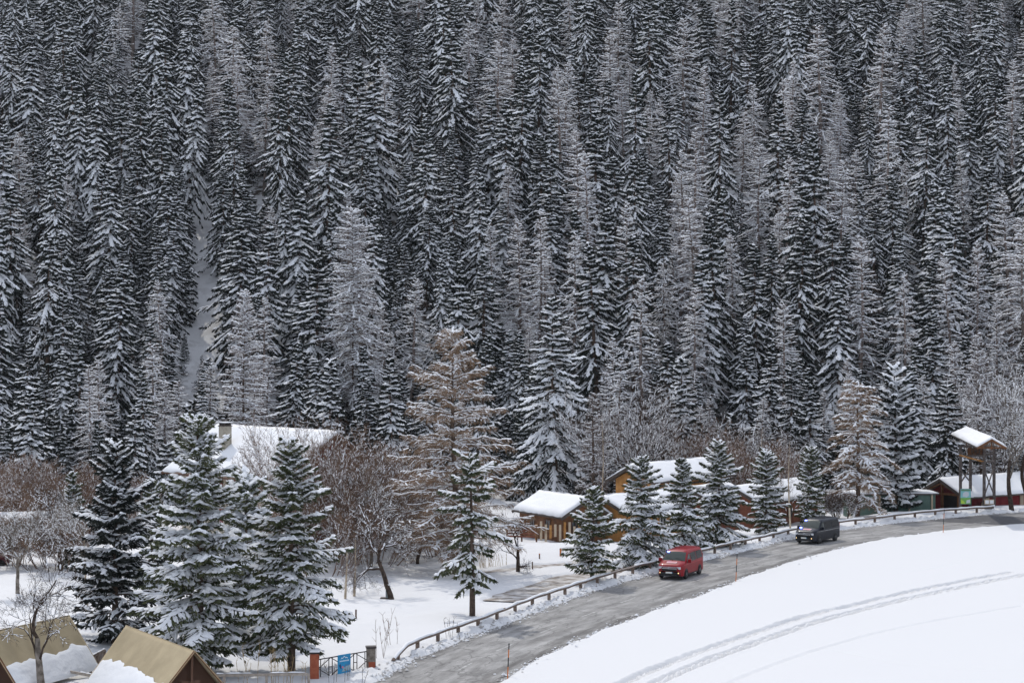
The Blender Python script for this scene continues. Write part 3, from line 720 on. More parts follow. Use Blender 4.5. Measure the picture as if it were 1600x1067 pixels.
# ------------------------------------------------------------------ forest fill (one mass): small suppressed spruces between the trunks and the spruces left over
def fill_mass():
    cs = conifer(np.random.default_rng(300), H=9., Rm=1.7, base=.03, whorl=.55, per=5, tw=.4, kn=2, ks=.42, snow=.8, droop=.8, lumpw=.15, pw=1.25, dk=.5)
    src = bpy.data.collections.new('undergrowth_sources')
    for k, me in enumerate([cs[1].mesh('undergrowth'), PROTO_S[1][1], PROTO_S[3][1], PROTO_S[5][1]]):
        src.objects.link(bpy.data.objects.new('undergrowth_source_%d' % k, me))
    P, S3, RT, IX = [], [], [], []
    k = 0
    while k < 1000:
        y = rf.uniform(212, 392); hw = y*.257+4; x = rf.uniform(-hw, hw)
        if in_lane(x, y, 2.2) or (268 < x*FPX/y+800 < 362 and 244 < y < 257): continue
        q = rf.uniform(.35, 1.1); k += 1; P.append((x, y, tz(x, y)-.1)); S3.append((q, q, q)); RT.append((0, 0, rf.uniform(0, 6.28))); IX.append(0)
    for (x, y, H) in rest:
        q = H/20.; w = q*rf.uniform(.9, 1.15); P.append((x, y, tz(x, y)-.1)); S3.append((w, w, q)); RT.append((rf.normal(0, .02), rf.normal(0, .02), rf.uniform(0, 6.28))); IX.append(int(rf.integers(1, 4)))
    me = bpy.data.meshes.new('forest_undergrowth'); me.from_pydata(P, [], [])
    for nm, ty, arr, f in (('sc', 'FLOAT_VECTOR', S3, 'vector'), ('rt', 'FLOAT_VECTOR', RT, 'vector'), ('ix', 'INT', IX, 'value')):
        a = me.attributes.new(nm, ty, 'POINT'); a.data.foreach_set(f, np.array(arr, np.int32 if ty == 'INT' else np.float32).ravel())
    o = bpy.data.objects.new('forest_undergrowth', me); COL.objects.link(o)
    ng = bpy.data.node_groups.new('scatter', 'GeometryNodeTree'); ng.interface.new_socket('Geometry', in_out='INPUT', socket_type='NodeSocketGeometry'); ng.interface.new_socket('Geometry', in_out='OUTPUT', socket_type='NodeSocketGeometry')
    N = ng.nodes; L = ng.links; gi = N.new('NodeGroupInput'); go = N.new('NodeGroupOutput'); ip = N.new('GeometryNodeInstanceOnPoints'); ci = N.new('GeometryNodeCollectionInfo')
    ci.inputs['Collection'].default_value = src; ci.inputs['Separate Children'].default_value = True; ci.inputs['Reset Children'].default_value = True
    def attr(nm, ty):
        a = N.new('GeometryNodeInputNamedAttribute'); a.data_type = ty; a.inputs['Name'].default_value = nm; return [q for q in a.outputs if q.enabled and q.name == 'Attribute'][0]
    L.new(gi.outputs[0], ip.inputs['Points']); L.new(ci.outputs[0], ip.inputs['Instance']); ip.inputs['Pick Instance'].default_value = True
    L.new(attr('ix', 'INT'), ip.inputs['Instance Index']); L.new(attr('sc', 'FLOAT_VECTOR'), ip.inputs['Scale'])
    er = N.new('FunctionNodeEulerToRotation'); L.new(attr('rt', 'FLOAT_VECTOR'), er.inputs[0]); L.new(er.outputs[0], ip.inputs['Rotation'])
    L.new(ip.outputs[0], go.inputs[0]); md = o.modifiers.new('scatter', 'NODES'); md.node_group = ng
    tag(o, 'farther spruces and young snowy brush filling the gaps of the forest', 'undergrowth', kind='stuff')
fill_mass()
# ------------------------------------------------------------------ buildings
def snow_slab(mb, P00, P10, P11, P01, th, seed, nu=40, nv=16, lump=.5, ragged=0.12, m=None):
    "snow lying on the quad P00(eave start) P10(eave end) P11(ridge end) P01(ridge start), with wavy thickness and a ragged eave edge"
    P00, P10, P11, P01 = [np.array(p, float) for p in (P00, P10, P11, P01)]
    u = np.linspace(0, 1, nu+1)[None, :, None]; v = np.linspace(0, 1, nv+1)[:, None, None]
    rag = ragged*(vnoise(np.linspace(0, 1, nu+1)*nu*.7, np.zeros(nu+1), seed)-.2)[None, :, None]
    vv = np.where(v == 0, rag*0.35, v)
    V = (P00*(1-u)+P10*u)*(1-vv)+(P01*(1-u)+P11*u)*vv
    Lm = np.linalg.norm(P10-P00); Wm = np.linalg.norm(P01-P00)
    nz = .62*fbm(u[..., 0]*Lm*lump+seed, v[..., 0]*Wm*lump, seed, 3)+.38*fbm(u[..., 0]*Lm*1.6+seed, v[..., 0]*Wm*2.6, seed+5, 3)
    e = np.minimum(np.minimum(u[..., 0], 1-u[..., 0])*Lm, v[..., 0]*Wm)
    rnd = 1-np.exp(-e/(.35*th+.02))
    H = th*(.35+1.1*nz)*(.45+.55*rnd)
    T = V.copy(); T[..., 2] += H; B = V.copy(); B[..., 2] += .004
    b = mb.addv(np.concatenate([T.reshape(-1, 3), B.reshape(-1, 3)])); ix = np.arange((nu+1)*(nv+1)).reshape(nv+1, nu+1)+b; o = (nu+1)*(nv+1)
    m = m or M_snow
    mb.quads(np.stack([ix[:-1, :-1], ix[:-1, 1:], ix[1:, 1:], ix[1:, :-1]], -1).reshape(-1, 4), m)
    for line, fl in ((ix[0], 0), (ix[-1], 1), (ix[:, 0], 1), (ix[:, -1], 0)):
        F = np.stack([line[:-1]+o, line[1:]+o, line[1:], line[:-1]], -1); mb.quads(F[:, ::-1] if fl else F, m)

def add_window(root, c, w, h, nrm, fm=None, name='window', bars=True, shutters=None):
    "window proud of a wall; c local centre, nrm = local outward direction (2D)"
    fm = fm or M_frame; n = np.array([nrm[0], nrm[1], 0.]); sx = np.array([-nrm[1], nrm[0], 0.]); c = np.array(c, float)
    rot = np.stack([sx, n, [0, 0, 1]], 1)
    wb = MB(); t = .09
    for dx, dz, ww, hh in ((-w/2, 0, t, h+t), (w/2, 0, t, h+t), (0, -h/2, w-t, t), (0, h/2, w-t, t)):
        wb.box(c+sx*dx+np.array([0, 0, dz])+n*.03, (ww, .09, hh), fm, rot=rot)
    if bars: wb.box(c+n*.028, (.05, .07, h-t), fm, rot=rot)
    o = wb.build(name, root)
    pb_ = MB(); pb_.box(c+n*.008, (w-t, .03, h-t), M_glass, rot=rot); pb_.build('pane', o)
    if shutters:
        for sg in (-1, 1):
            s_ = MB(); s_.box(c+sx*sg*(w/2+.30)+n*.035, (.42, .05, h+.05), shutters, rot=rot); s_.build('shutter', root)
    return o

def gable_house(name, label, cat, cx, cy, base, rz, L, W, he, hr, ox, oy, mw, seed, th=.28, trim=None, mgable=None, front_open=False, group=None, th_roof=.14, hip=None):
    t = thing(name, label, cat, (cx, cy, base), rz, group); trim = trim or M_trim
    hx, hy = L/2, W/2; pitch = (hr-he)/(W/2)
    w = MB()
    zi = hr-.03
    w.quads([[0, 1, 5, 4]], mw) if False else None
    P = [[-hx, -hy, 0], [hx, -hy, 0], [hx, hy, 0], [-hx, hy, 0], [-hx, -hy, he-.05], [hx, -hy, he-.05], [hx, hy, he-.05], [-hx, hy, he-.05]]
    b = w.addv(P+[[-hx, 0, zi-.05], [hx, 0, zi-.05]])
    if hip:
        w.quads([[b, b+1, b+5, b+4], [b+2, b+3, b+7, b+6], [b+1, b+2, b+6, b+5], [b+3, b, b+4, b+7]], mw)
    else:
        w.quads([[b, b+1, b+5, b+4], [b+2, b+3, b+7, b+6]], mw)
        mg = mgable or mw
        w.quads([[b+1, b+2, b+6, b+5], [b+3, b, b+4, b+7]], mg); w.tris([[b+5, b+6, b+9], [b+7, b+4, b+8]], mg)
    w.build('wall', t)
    r = MB(); sn = MB(); ze = he-pitch*oy; X = hx+ox; Y = hy+oy; tk = th_roof
    hp = hip or 0
    for sg in (-1, 1):
        A0 = [-X, sg*Y, ze]; A1 = [X, sg*Y, ze]; R1 = [X-hp, sg*.0, hr]; R0 = [-X+hp, sg*.0, hr]
        dn_ = lambda p: [p[0], p[1], p[2]+tk]
        Q = [A0, A1, R1, R0] if sg < 0 else [A1, A0, R0, R1]
        r.hexa(np.array(Q+[dn_(q) for q in Q]), M_trim if trim is None else trim)
        th2 = [dn_(dn_(q)) if False else [q[0], q[1], q[2]+tk] for q in Q]
        snow_slab(sn, th2[0], th2[1], th2[2], th2[3], th, seed+(3 if sg > 0 else 0), nu=int(L*3.5), nv=int(W*2.2))
    if hip:
        for sg in (-1, 1):
            A = np.array([sg*X, -sg*Y, ze+.0]); B_ = np.array([sg*X, sg*Y, ze+.0]); T_ = np.array([sg*(X-hp), 0, hr])
            r.hexa(np.array([A, B_, T_+[0, .01, 0], T_, A+[0, 0, tk], B_+[0, 0, tk], T_+[0, .01, tk], T_+[0, 0, tk]]), trim)
            snow_slab(sn, A+[0, 0, tk], B_+[0, 0, tk], T_+[0, .02, tk], T_+[0, -.02, tk], th, seed+9, nu=int(W*3), nv=14)
    roof = r.build('roof', t); sn.build('snow_cover', roof, True)
    if not hip:
        for sg in (-1, 1):
            bb = MB()
            for s2 in (-1, 1):
                bb.beam([sg*(X+.03), s2*(Y+.02), ze-.02], [sg*(X+.03), 0, hr-.02], .06, .26, trim)
            bb.build('barge_board', roof)
    return t

def house_px(px, py, d, z=None):
    return D(px, d, py=py)

GRPC = 'timber cabins of the camp'
# big chalet, left
rzA = math.atan2(-11.2, 10.4)
ridL = np.array([-26.5, 178.4]); ud = np.array([10.4, -11.2]); ud /= np.linalg.norm(ud); vd = np.array([-ud[1], ud[0]]) # vd: back-right
ctr = ridL+ud*8.8
A = gable_house('chalet', 'big cream-walled chalet with a broad snowy roof and tall chimney', 'chalet', ctr[0], ctr[1], -.3, rzA, 15.6, 8.6, 6.4, 9.3, 1.0, 1.45, M_cream, 11, th=.2, trim=M_frame, mgable=M_redwall)
ch = MB(); cw = np.linalg.inv(np.array([[math.cos(rzA), -math.sin(rzA)], [math.sin(rzA), math.cos(rzA)]])) @ (np.array([-24.9, 172.8])-ctr)
ch.box((cw[0], cw[1], 8.1), (.8, .8, 3.1), M_stone)
cho = ch.build('chimney', A)
cc_ = MB(); cc_.box((cw[0], cw[1], 9.68), (.92, .92, .08), M_trim)
for i in (-1, 0, 1):
    for j in (-1, 1): cc_.box((cw[0]+i*.3, cw[1]+j*.3, 9.83), (.14, .14, .22), M_trim)
cc_.box((cw[0], cw[1], 9.98), (.95, .95, .07), M_snow); cc_.build('chimney_cap', cho)
for wx in (-6, -2.5, 1, 4.5):
    add_window(A, (wx, -4.3, 4.9), .9, 1.2, (0, -1), M_whitef, shutters=M_shutter); add_window(A, (wx, -4.3, 2.0), .9, 1.3, (0, -1), M_whitef, shutters=M_shutter)
for wy in (-2.2, 0, 2.2): add_window(A, (7.8, wy, 4.9), .9, 1.2, (1, 0), M_whitef, shutters=M_shutter); add_window(A, (7.8, wy, 2.0), .9, 1.3, (1, 0), M_whitef)
Bh = gable_house('house', 'small pale house with a hipped snowy roof behind the leaning dark tree', 'house', -12.2, 172.5, -.4, R(-8), 7.2, 6.0, 3.3, 5.3, .6, .6, M_cream, 31, hip=3.2, th=.2)
add_window(Bh, (1.2, -3.0, 1.8), .8, 1.0, (0, -1), M_whitef); add_window(Bh, (-1.6, -3.0, 1.8), .8, 1.0, (0, -1), M_whitef)

# far left cabin
Cf = gable_house('cabin', 'orange-brown cabin at the left edge of the photo, roof half snowed', 'cabin', -40.5, 163, -.2, R(8), 6.4, 4.5, 2.0, 2.75, .4, .5, M_wood2, 41, group=GRPC, th=.15)
add_window(Cf, (1.5, -2.25, 1.3), .7, .8, (0, -1))
# low cabin with terrace behind the forked tree
C1 = gable_house('cabin', 'low brown cabin with rounded snow roof and a plank terrace fence in front', 'cabin', 4.45, 178.2, -.9, R(-60), 7.6, 4.3, 2.4, 3.6, .45, .5, M_wood2, 47, group=GRPC, th=.32)
add_window(C1, (3.8, -.9, 1.4), .9, .8, (1, 0)); add_window(C1, (3.8, .9, 1.4), .9, .8, (1, 0)); add_window(C1, (-1.5, -2.15, 1.4), .8, .8, (0, -1)); add_window(C1, (1.2, -2.15, 1.4), .8, .8, (0, -1))
# cabin 2
def cabin(label, peak, rz, L, W, he, hr, base, seed, mw, cat='cabin', th=.3, ox=.8, oy=.7):
    u = np.array([math.cos(rz), math.sin(rz)]); c = np.array(peak)+u*(L/2+ox)
    return gable_house('cabin', label, cat, c[0], c[1], base, rz, L, W, he-base, hr-base, ox, oy, mw, seed, group=GRPC, th=th)
C2 = cabin('orange timber cabin with steep dark verge behind the two smallest roadside spruces', (8.0, 176.0), R(50), 9.6, 4.3, 1.75, 2.75, -1.0, 53, M_wood)
add_window(C2, (-4.8, -.7, 1.6), .8, .8, (-1, 0)); add_window(C2, (-4.8, .9, 1.6), .8, .8, (-1, 0))
for x_ in (-2.5, .5, 3.2): add_window(C2, (x_, -2.15, 1.5), .9, .8, (0, -1), M_whitef)
bl = MB(); bl.box((-3.4, -2.2, .9), (.9, .08, 1.7), M_frame); bl.build('door', C2)
C3 = cabin('upper golden timber chalet with long clean snow roof, set behind the lower cabins', (11.1, 188.0), R(50), 12.0, 4.6, 3.55, 4.75, -1.2, 59, M_wood, cat='chalet', th=.25, ox=.9, oy=.55)
add_window(C3, (-6.0, .3, 3.7), .8, .9, (-1, 0))
for x_ in (-3.5, 3.4, 5.0): add_window(C3, (x_, -2.3, 3.75), .8, .8, (0, -1), M_whitef)
dp = MB(); dp.tube([(-.2, -2.42, 0), (-.2, -2.42, 4.4)], .05, M_frame, 6); dp.build('downpipe', C3)
gt = MB()
for k in range(44): gt.tube([(-6.7+k*.31, -2.92, 4.22), (-6.7+k*.31, -2.70, 4.27)], .09, M_trim, 6)
gt.build('roof_edge', C3)
C4 = cabin('red-brown timber cabin with long patchy snow roof behind the slim birch', (20.1, 180.0), R(56), 12.0, 4.6, 2.2, 3.3, -1.1, 67, M_woodR, th=.2, ox=.6, oy=.6)
for x_ in (-3.5, 0, 3.4): add_window(C4, (x_, -2.3, 1.9), .9, .8, (0, -1), M_frame)
add_window(C4, (-6.0, .2, 2.0), .8, .8, (-1, 0))
C5 = cabin('dark red-brown gabled cabin squeezed between golden chalet and birch cabin', (16.2, 181.5), R(52), 6.0, 3.6, 2.3, 3.1, -1.1, 71, M_woodR, th=.25, ox=.5, oy=.5)
add_window(C5, (-3.0, 0, 1.9), .7, .8, (-1, 0), M_whitef)
bpn = MB(); bpn.box((-3.03, -1.0, 1.0), (.05, .5, .7), mat('blue_panel', (.05, .2, .4), .6)); bpn.build('panel', C5)
# teal-walled shed
T5 = thing('shed', 'low shed with dull teal walls and pale posts behind the guard rail', 'shed', (37.8, 199.5, -1.1), 0.08)
tb = MB(); tb.box((0, 0, 1.2), (8.6, 3, 2.4), M_teal); tb.build('wall', T5)
tr_ = MB(); tr_.box((0, 0, 2.46), (9.2, 3.6, .12), M_trim); tro = tr_.build('roof', T5)
sn_ = MB(); snow_slab(sn_, (-4.6, -1.8, 2.52), (4.6, -1.8, 2.52), (4.6, 1.8, 2.52), (-4.6, 1.8, 2.52), .22, 81, 36, 12); sn_.build('snow_cover', tro, True)
for k, x_ in enumerate((-4.4, -1.4, 1.6, 3.9)):
    p_ = MB(); p_.box((x_, -1.62, 1.2), (.16, .16, 2.4), M_beige); p_.build('post', T5)
# red building right
CR = gable_house('building', 'long dark red building with snow roof and open timber porch gable at the right', 'building', 51.7, 206.2, -1.2, R(37), 19, 4.6, 2.7, 3.85, 1.6, 1.1, M_redwall, 91, th=.22)
for x_, w_, h_ in ((-6.6, .55, 2.0), (-1.2, .55, 2.1), (3.5, .55, 2.1)):
    d_ = MB(); d_.box((x_, -2.34, h_/2+.25), (w_, .08, h_), M_beige); d_.box((x_+.12, -2.36, h_+.3), (w_+.3, .16, .16), M_beige); d_.build('door', CR)
for (x0, y0) in ((-10.9, -2.3), (-10.9, 2.3), (-10.9, -.2), (-12.4, 2.6)):
    p_ = MB(); p_.beam((x0, y0, 0), (x0, y0, 2.7 if abs(y0) > 1 else 3.6), .2, .2, M_wood2); p_.build('post', CR)
ts = MB(); ts.beam((-10.9, -2.3, 2.5), (-10.9, 2.3, 2.5), .18, .2, M_wood2); ts.beam((-10.9, -1.8, 2.75), (-10.9, .0, 3.5), .12, .12, M_wood2); ts.beam((-10.9, 1.8, 2.75), (-10.9, .0, 3.5), .12, .12, M_wood2)
ts.box((-9.56, 0, 1.25), (.06, 2.0, 2.1), M_black); ts.build('truss', CR)
EB = thing('enclosure', 'small beige electrical cabinet beside the red wall', 'cabinet', (47.5, 199.0, -.6), R(30))
eb = MB(); eb.box((0, 0, .55), (1.1, .5, 1.1), M_beige); eb.build('body', EB); eb = MB(); eb.box((0, 0, 1.13), (1.2, .6, .06), M_trim); eb.build('lid', EB)

# ------------------------------------------------------------------ covered gate tower
TW = thing('lookout_gateway', 'tall timber gateway tower on four posts under a small snowy gable roof', 'gateway', (0, 0, 0))
dT = 197.0
def tp2(px, d, z): return np.array([(px-800)*d/FPX, d, z])
posts = {'a': (1501, 196.0), 'b': (1516.5, 198.5), 'c': (1538, 196.2), 'd': (1553.5, 198.8)}
PW = {k: tp2(v[0], v[1], 0)[:2] for k, v in posts.items()}
for k in 'abcd':
    p_ = MB(); q = PW[k]; p_.beam((q[0], q[1], -.5), (q[0], q[1], 6.3), .26, .26, M_beam); p_.build('post', TW)
br = MB()
for k1, k2, z0, z1 in (('a', 'b', 2.6, 4.0), ('c', 'd', 1.3, 4.0)):
    a, b = PW[k1], PW[k2]; br.beam((*a, z0), (*b, z1), .09, .11, M_beam)
br.build('brace', TW); br = MB()
for k1, k2, z0, z1 in (('b', 'a', 2.6, 4.0), ('d', 'c', 1.3, 4.0)):
    a, b = PW[k1]*.996, PW[k2]*.996; br.beam((*a, z0), (*b, z1), .09, .11, M_beam)
br.build('brace', TW)
cb = MB(); up = MB()
cB = (PW['a']+PW['b']+PW['c']+PW['d'])/4
for k1, k2, z in (('a', 'c', 5.3), ('b', 'd', 5.3), ('a', 'b', 6.2), ('c', 'd', 6.2), ('a', 'c', 6.25), ('b', 'd', 6.25), ('c', 'd', 4.65)):
    a, b = PW[k1], PW[k2]; e = (b-a)*.12; cb.beam((*(a-e), z), (*(b+e), z), .16, .18, M_beam)
cb.build('crossbeam', TW)
bd = MB(); a, b = PW['a'], PW['c']
dirr = (b-a)/np.linalg.norm(b-a); st_ = a+dirr*.75; en_ = b-dirr*.1; nb_ = np.array([dirr[1], -dirr[0]])
n_pl = 6
for k in range(n_pl):
    p0_ = st_*(1-k/n_pl)+en_*(k/n_pl); p1_ = st_*(1-(k+.93)/n_pl)+en_*((k+.93)/n_pl); mid = (p0_+p1_)/2+nb_*-.1
    bd.box((mid[0], mid[1], 5.72), (np.linalg.norm(p1_-p0_), .06, .75), M_wood2, rz=math.atan2(dirr[1], dirr[0]))
bd.build('board_panel', TW)
wh = MB(); cw_ = (st_+en_)/2+nb_*.03
ring = [(cw_[0]+dirr[0]*math.cos(t)*.42, cw_[1]+dirr[1]*math.cos(t)*.42, 5.75+math.sin(t)*.42) for t in np.linspace(0, 2*math.pi, 17)]
wh.tube(ring, .05, M_trim, 5)
for t in (0, 1.05, 2.1): wh.beam((cw_[0]-dirr[0]*math.cos(t)*.4, cw_[1]-dirr[1]*math.cos(t)*.4, 5.75-math.sin(t)*.4), (cw_[0]+dirr[0]*math.cos(t)*.4, cw_[1]+dirr[1]*math.cos(t)*.4, 5.75+math.sin(t)*.4), .04, .05, M_trim)
wh.build('wheel', TW)
ob = MB(); ob.beam((*(st_-dirr*.9+nb_*.12), 5.4), (*(en_+nb_*.12), 4.72), .12, .14, M_wood); ob.build('slanting_beam', TW)
# roof: ridge from (1508,669.5) to (1550,686), eaves
def atz(px, py, z): d = (CAMZ-z)*FPX/(py-HY); return np.array([(px-800)*d/FPX, d, z])
zr, ze = 7.9, 7.15
r0_, r1_ = atz(1508, 670.5, zr), atz(1550, 687.5, zr)
e0_, e1_ = atz(1486.5, 680.5, ze), atz(1527, 700.5, ze)
f1_ = r1_*2-e1_; f0_ = r0_*2-e0_; f1_[2] = ze; f0_[2] = ze
rf2 = MB(); tk = np.array([0, 0, .12])
rf2.hexa(np.array([e0_, e1_, r1_, r0_, e0_+tk, e1_+tk, r1_+tk, r0_+tk]), M_trim); rf2.hexa(np.array([f1_, f0_, r0_, r1_, f1_+tk, f0_+tk, r0_+tk, r1_+tk]), M_trim)
rfo = rf2.build('roof', TW); s_ = MB(); snow_slab(s_, e0_+tk, e1_+tk, r1_+tk, r0_+tk, .24, 5, 24, 14, lump=.3, ragged=.02); snow_slab(s_, f1_+tk, f0_+tk, r0_+tk, r1_+tk, .24, 6, 24, 14, lump=.3, ragged=.02); s_.build('snow_cover', rfo, True)
gb = MB(); ax_ = (r1_-r0_); ax_ /= np.linalg.norm(ax_); inn = r1_-ax_*.25
gb.beam(e1_-ax_*.05, r1_-ax_*.05, .1, .2, M_wood2); gb.beam(f1_-ax_*.05, r1_-ax_*.05, .1, .2, M_wood2); gb.build('barge_board', TW); gb = MB(); gb.beam(e1_-ax_*.3+[0, 0, .05], f1_-ax_*.3+[0, 0, .05], .12, .14, M_wood2)
gb.beam(inn-[0, 0, .9], inn, .1, .1, M_wood2); gb.build('gable_frame', TW); gb = MB(); gb.beam(e0_*.45+f0_*.55-[0, 0, .9], e0_*.45+f0_*.55+[0, 0, .2], .1, .1, M_wood2); gb.build('rear_gable_post', TW)
# map board on the left pair of posts
MBd = thing('map_board', 'colourful trail map board fixed between the left tower posts', 'sign', (0, 0, 0))
a, b = PW['a'], PW['b']; dd = (b-a)/np.linalg.norm(b-a); nn = np.array([dd[1], -dd[0]])
pbx = MB()
aS = atz(1500, 776, 1.0); pc = aS.copy(); wS, hS = 1.02, 1.55
cS = np.array([(1509-800)*195.6/FPX, 195.6, CAMZ-(775.5-HY)*195.6/FPX])
pbx.box(cS, (1.04, .05, 1.52), M_beam); pbx.build('board', MBd)
def flat(mbd, c, w, h, m, off, pts=None):
    if pts is None: pts = [(-w/2, -h/2), (w/2, -h/2), (w/2, h/2), (-w/2, h/2)]
    mbd.poly([[c[0]+x, c[1]-off, c[2]+z] for x, z in pts], m)
mp_ = MB(); flat(mp_, cS, 1.0, 1.48, M_mapblue, .03)
flat(mp_, cS+np.array([0, 0, -.42]), 1.0, .60, M_mapgreen, .034)
flat(mp_, cS, 0, 0, M_mappale, .038, [(-.30, .02), (.10, -.08), (.32, .10), (.30, .42), (.0, .50), (-.25, .35)])
flat(mp_, cS, 0, 0, M_mappale, .038, [(.05, -.66), (.45, -.62), (.44, -.28), (.10, -.36)])
flat(mp_, cS, 0, 0, mat('map_lime', (.40, .55, .06), .6), .042, [(-.45, -.68), (-.05, -.70), (-.2, -.45), (-.42, -.30)])
flat(mp_, cS, .9, .14, mat('map_darkgreen', (.10, .22, .12), .6), .036, [(-.46, .54), (.46, .54), (.46, .70), (-.46, .70)])
mp_.build('map_print', MBd)
NB = thing('notice_board', 'small beige notice box fixed between the right tower posts', 'notice board', (0, 0, 0))
cN = D(1546, 195.7, py=784); nbx = MB(); nbx.box(cN, (.92, .12, .46), M_beige); nbx.build('box', NB)
for sx_ in (-.23, .23): n2 = MB(); n2.box(cN+Vector((sx_, -.075, 0)), (.36, .03, .34), M_white); n2.build('notice', NB)
n3 = MB(); n3.box(cN+Vector((0, 0, -.65)), (.88, .25, .75), M_beam); n3.build('bin', NB)

# ------------------------------------------------------------------ guard rail
RL = thing('guard_rail', 'long log guard rail with snow on top along the far side of the road', 'guard rail', (0, 0, 0))
ry = np.arange(104.8, 192.5, 1.0); rx = np.interp(ry, ys_, XF); rm = np.interp(ry, ys_, MF); rk = 1/np.sqrt(1+rm*rm)
RP = np.stack([rx-.85*rk, ry+.85*rm*rk], 1)
seg = np.concatenate([[0], np.cumsum(np.linalg.norm(np.diff(RP, axis=0), axis=1))])
def rpos(s): return np.array([np.interp(s, seg, RP[:, 0]), np.interp(s, seg, RP[:, 1])])
tot = seg[-1]; lr = np.random.default_rng(3)
npost = int(tot/3.05)
pts_ = []
def rz_(s): return .66+.04*math.sin(s*.35)-(.45*max(0, 1-s/2.2))
for i in range(npost+1):
    s = .8+i*3.05
    if s > tot-.2: break
    p = rpos(s); t_ = rpos(s+.1)-rpos(s-.1); ang = math.atan2(t_[1], t_[0])
    pm = MB(); zz = rz_(s); pm.box((p[0], p[1], (zz-.35)/2), (.17, .17, zz+.35-.02), M_rail, rz=ang+lr.uniform(-.05, .05)); po = pm.build('post', RL)
s0 = 0.; k = 0
rail = MB(); rs = np.arange(0, tot, .75)
rail.tube([(*rpos(s), rz_(s)+.03*math.sin(s*1.7)*.5) for s in rs], [.105]*len(rs), M_rail, 8); ro_ = rail.build('rail', RL, True)
sn_ = MB(); rs2 = np.arange(0.1, tot-.1, .22)
q = np.array([rpos(s) for s in rs2]); T = np.gradient(q, axis=0); T /= np.linalg.norm(T, axis=1)[:, None]; N = np.stack([-T[:, 1], T[:, 0]], 1)
hh = .085*(.5+.9*vnoise(rs2*1.3, rs2*0, 61))*(vnoise(rs2*.35, rs2*0, 62) > .18)+.004
zt = np.array([rz_(s)+.03*math.sin(s*1.7)*.5 for s in rs2])
rows = [(-.10, .055, 0), (-.085, .06, .7), (0, .075, 1.0), (.085, .06, .7), (.10, .055, 0)]
V = np.stack([np.concatenate([q+N*a_, (zt+b_+hh*c_)[:, None]], 1) for a_, b_, c_ in rows], 1)
b = sn_.addv(V); ix = b+np.arange(len(q)*5).reshape(-1, 5)
sn_.quads(np.stack([ix[:-1, 1:], ix[:-1, :-1], ix[1:, :-1], ix[1:, 1:]], -1).reshape(-1, 4), M_snow); sn_.build('snow_cover', RL, True)

# ------------------------------------------------------------------ clods along the ploughed edges
def clods():
    rg = np.random.default_rng(5); m = MB(); S, E, W = [], [], []
    for k in range(2600):
        y = rg.uniform(100, 200); far = rg.uniform() < .62
        x = float(np.interp(y, ys_, XF if far else XN)); off = rg.gamma(1.6, .22)*(1 if rg.uniform() < .7 else -.5)
        x += (-off if far else off); r = rg.uniform(.025, .10)*(1 if rg.uniform() < .9 else 1.5); z = max(tz(x, y), 0.0)+r*.2; a = rg.uniform(0, 6.28)
        S.append((x-r*math.cos(a), y-r*math.sin(a), z)); E.append((x+r*math.cos(a), y+r*math.sin(a), z)); W.append(r*rg.uniform(.6, 1))
    S, E, W = np.array(S), np.array(E), np.array(W); i = rg.uniform(size=len(W)) < .6
    dirty = mat('dirty_snow', (0.30, 0.28, 0.26), .85, col2=(0.55, 0.54, 0.53), scale=2.0)
    m.lumps(S[i], E[i], W[i], W[i]*.8, M_snow, rg); m.lumps(S[~i], E[~i], W[~i], W[~i]*.8, dirty, rg)
    o = m.build('snow_clods'); tag(o, 'clods of clean and dirty snow thrown up along both road edges', 'snow clods', kind='stuff')
clods()

# ------------------------------------------------------------------ snow poles
for (px, pyb, pyt, lab) in ((793, 1057, 1006, 'orange and black snow pole nearest the viewer, at the bottom edge of the road'),
                            (1150, 908, 868, 'orange and black snow pole beside the road between the two vans'),
                            (1474, 834, 800, 'orange and black snow pole farthest away, opposite the tower')):
    g = G(px, pyb, .25); H = (pyb-pyt)*g.y/FPX+.1
    P = thing('snow_pole', lab, 'snow pole', (g.x, g.y, tz(g.x, g.y)), 0, 'snow poles along the near verge'); P.rotation_euler = (R(1.5), R(2.5), 0)
    H = max(H, 1.6)
    body = MB(); zs_ = [-.3, .45*H/1.8*1.4, .62*H, .85*H, H]; cm = [M_orange, M_black, M_orange, M_black]
    for a_, b_, m_ in zip(zs_[:-1], zs_[1:], cm): body.tube([(0, 0, a_), (0, 0, b_)], .028, m_, 8)
    body.build('pole', P)
    cp = MB(); cp.tube([(0, 0, H), (0, 0, H+.05)], [.042, .03], M_black, 8); cp.build('cap', P)

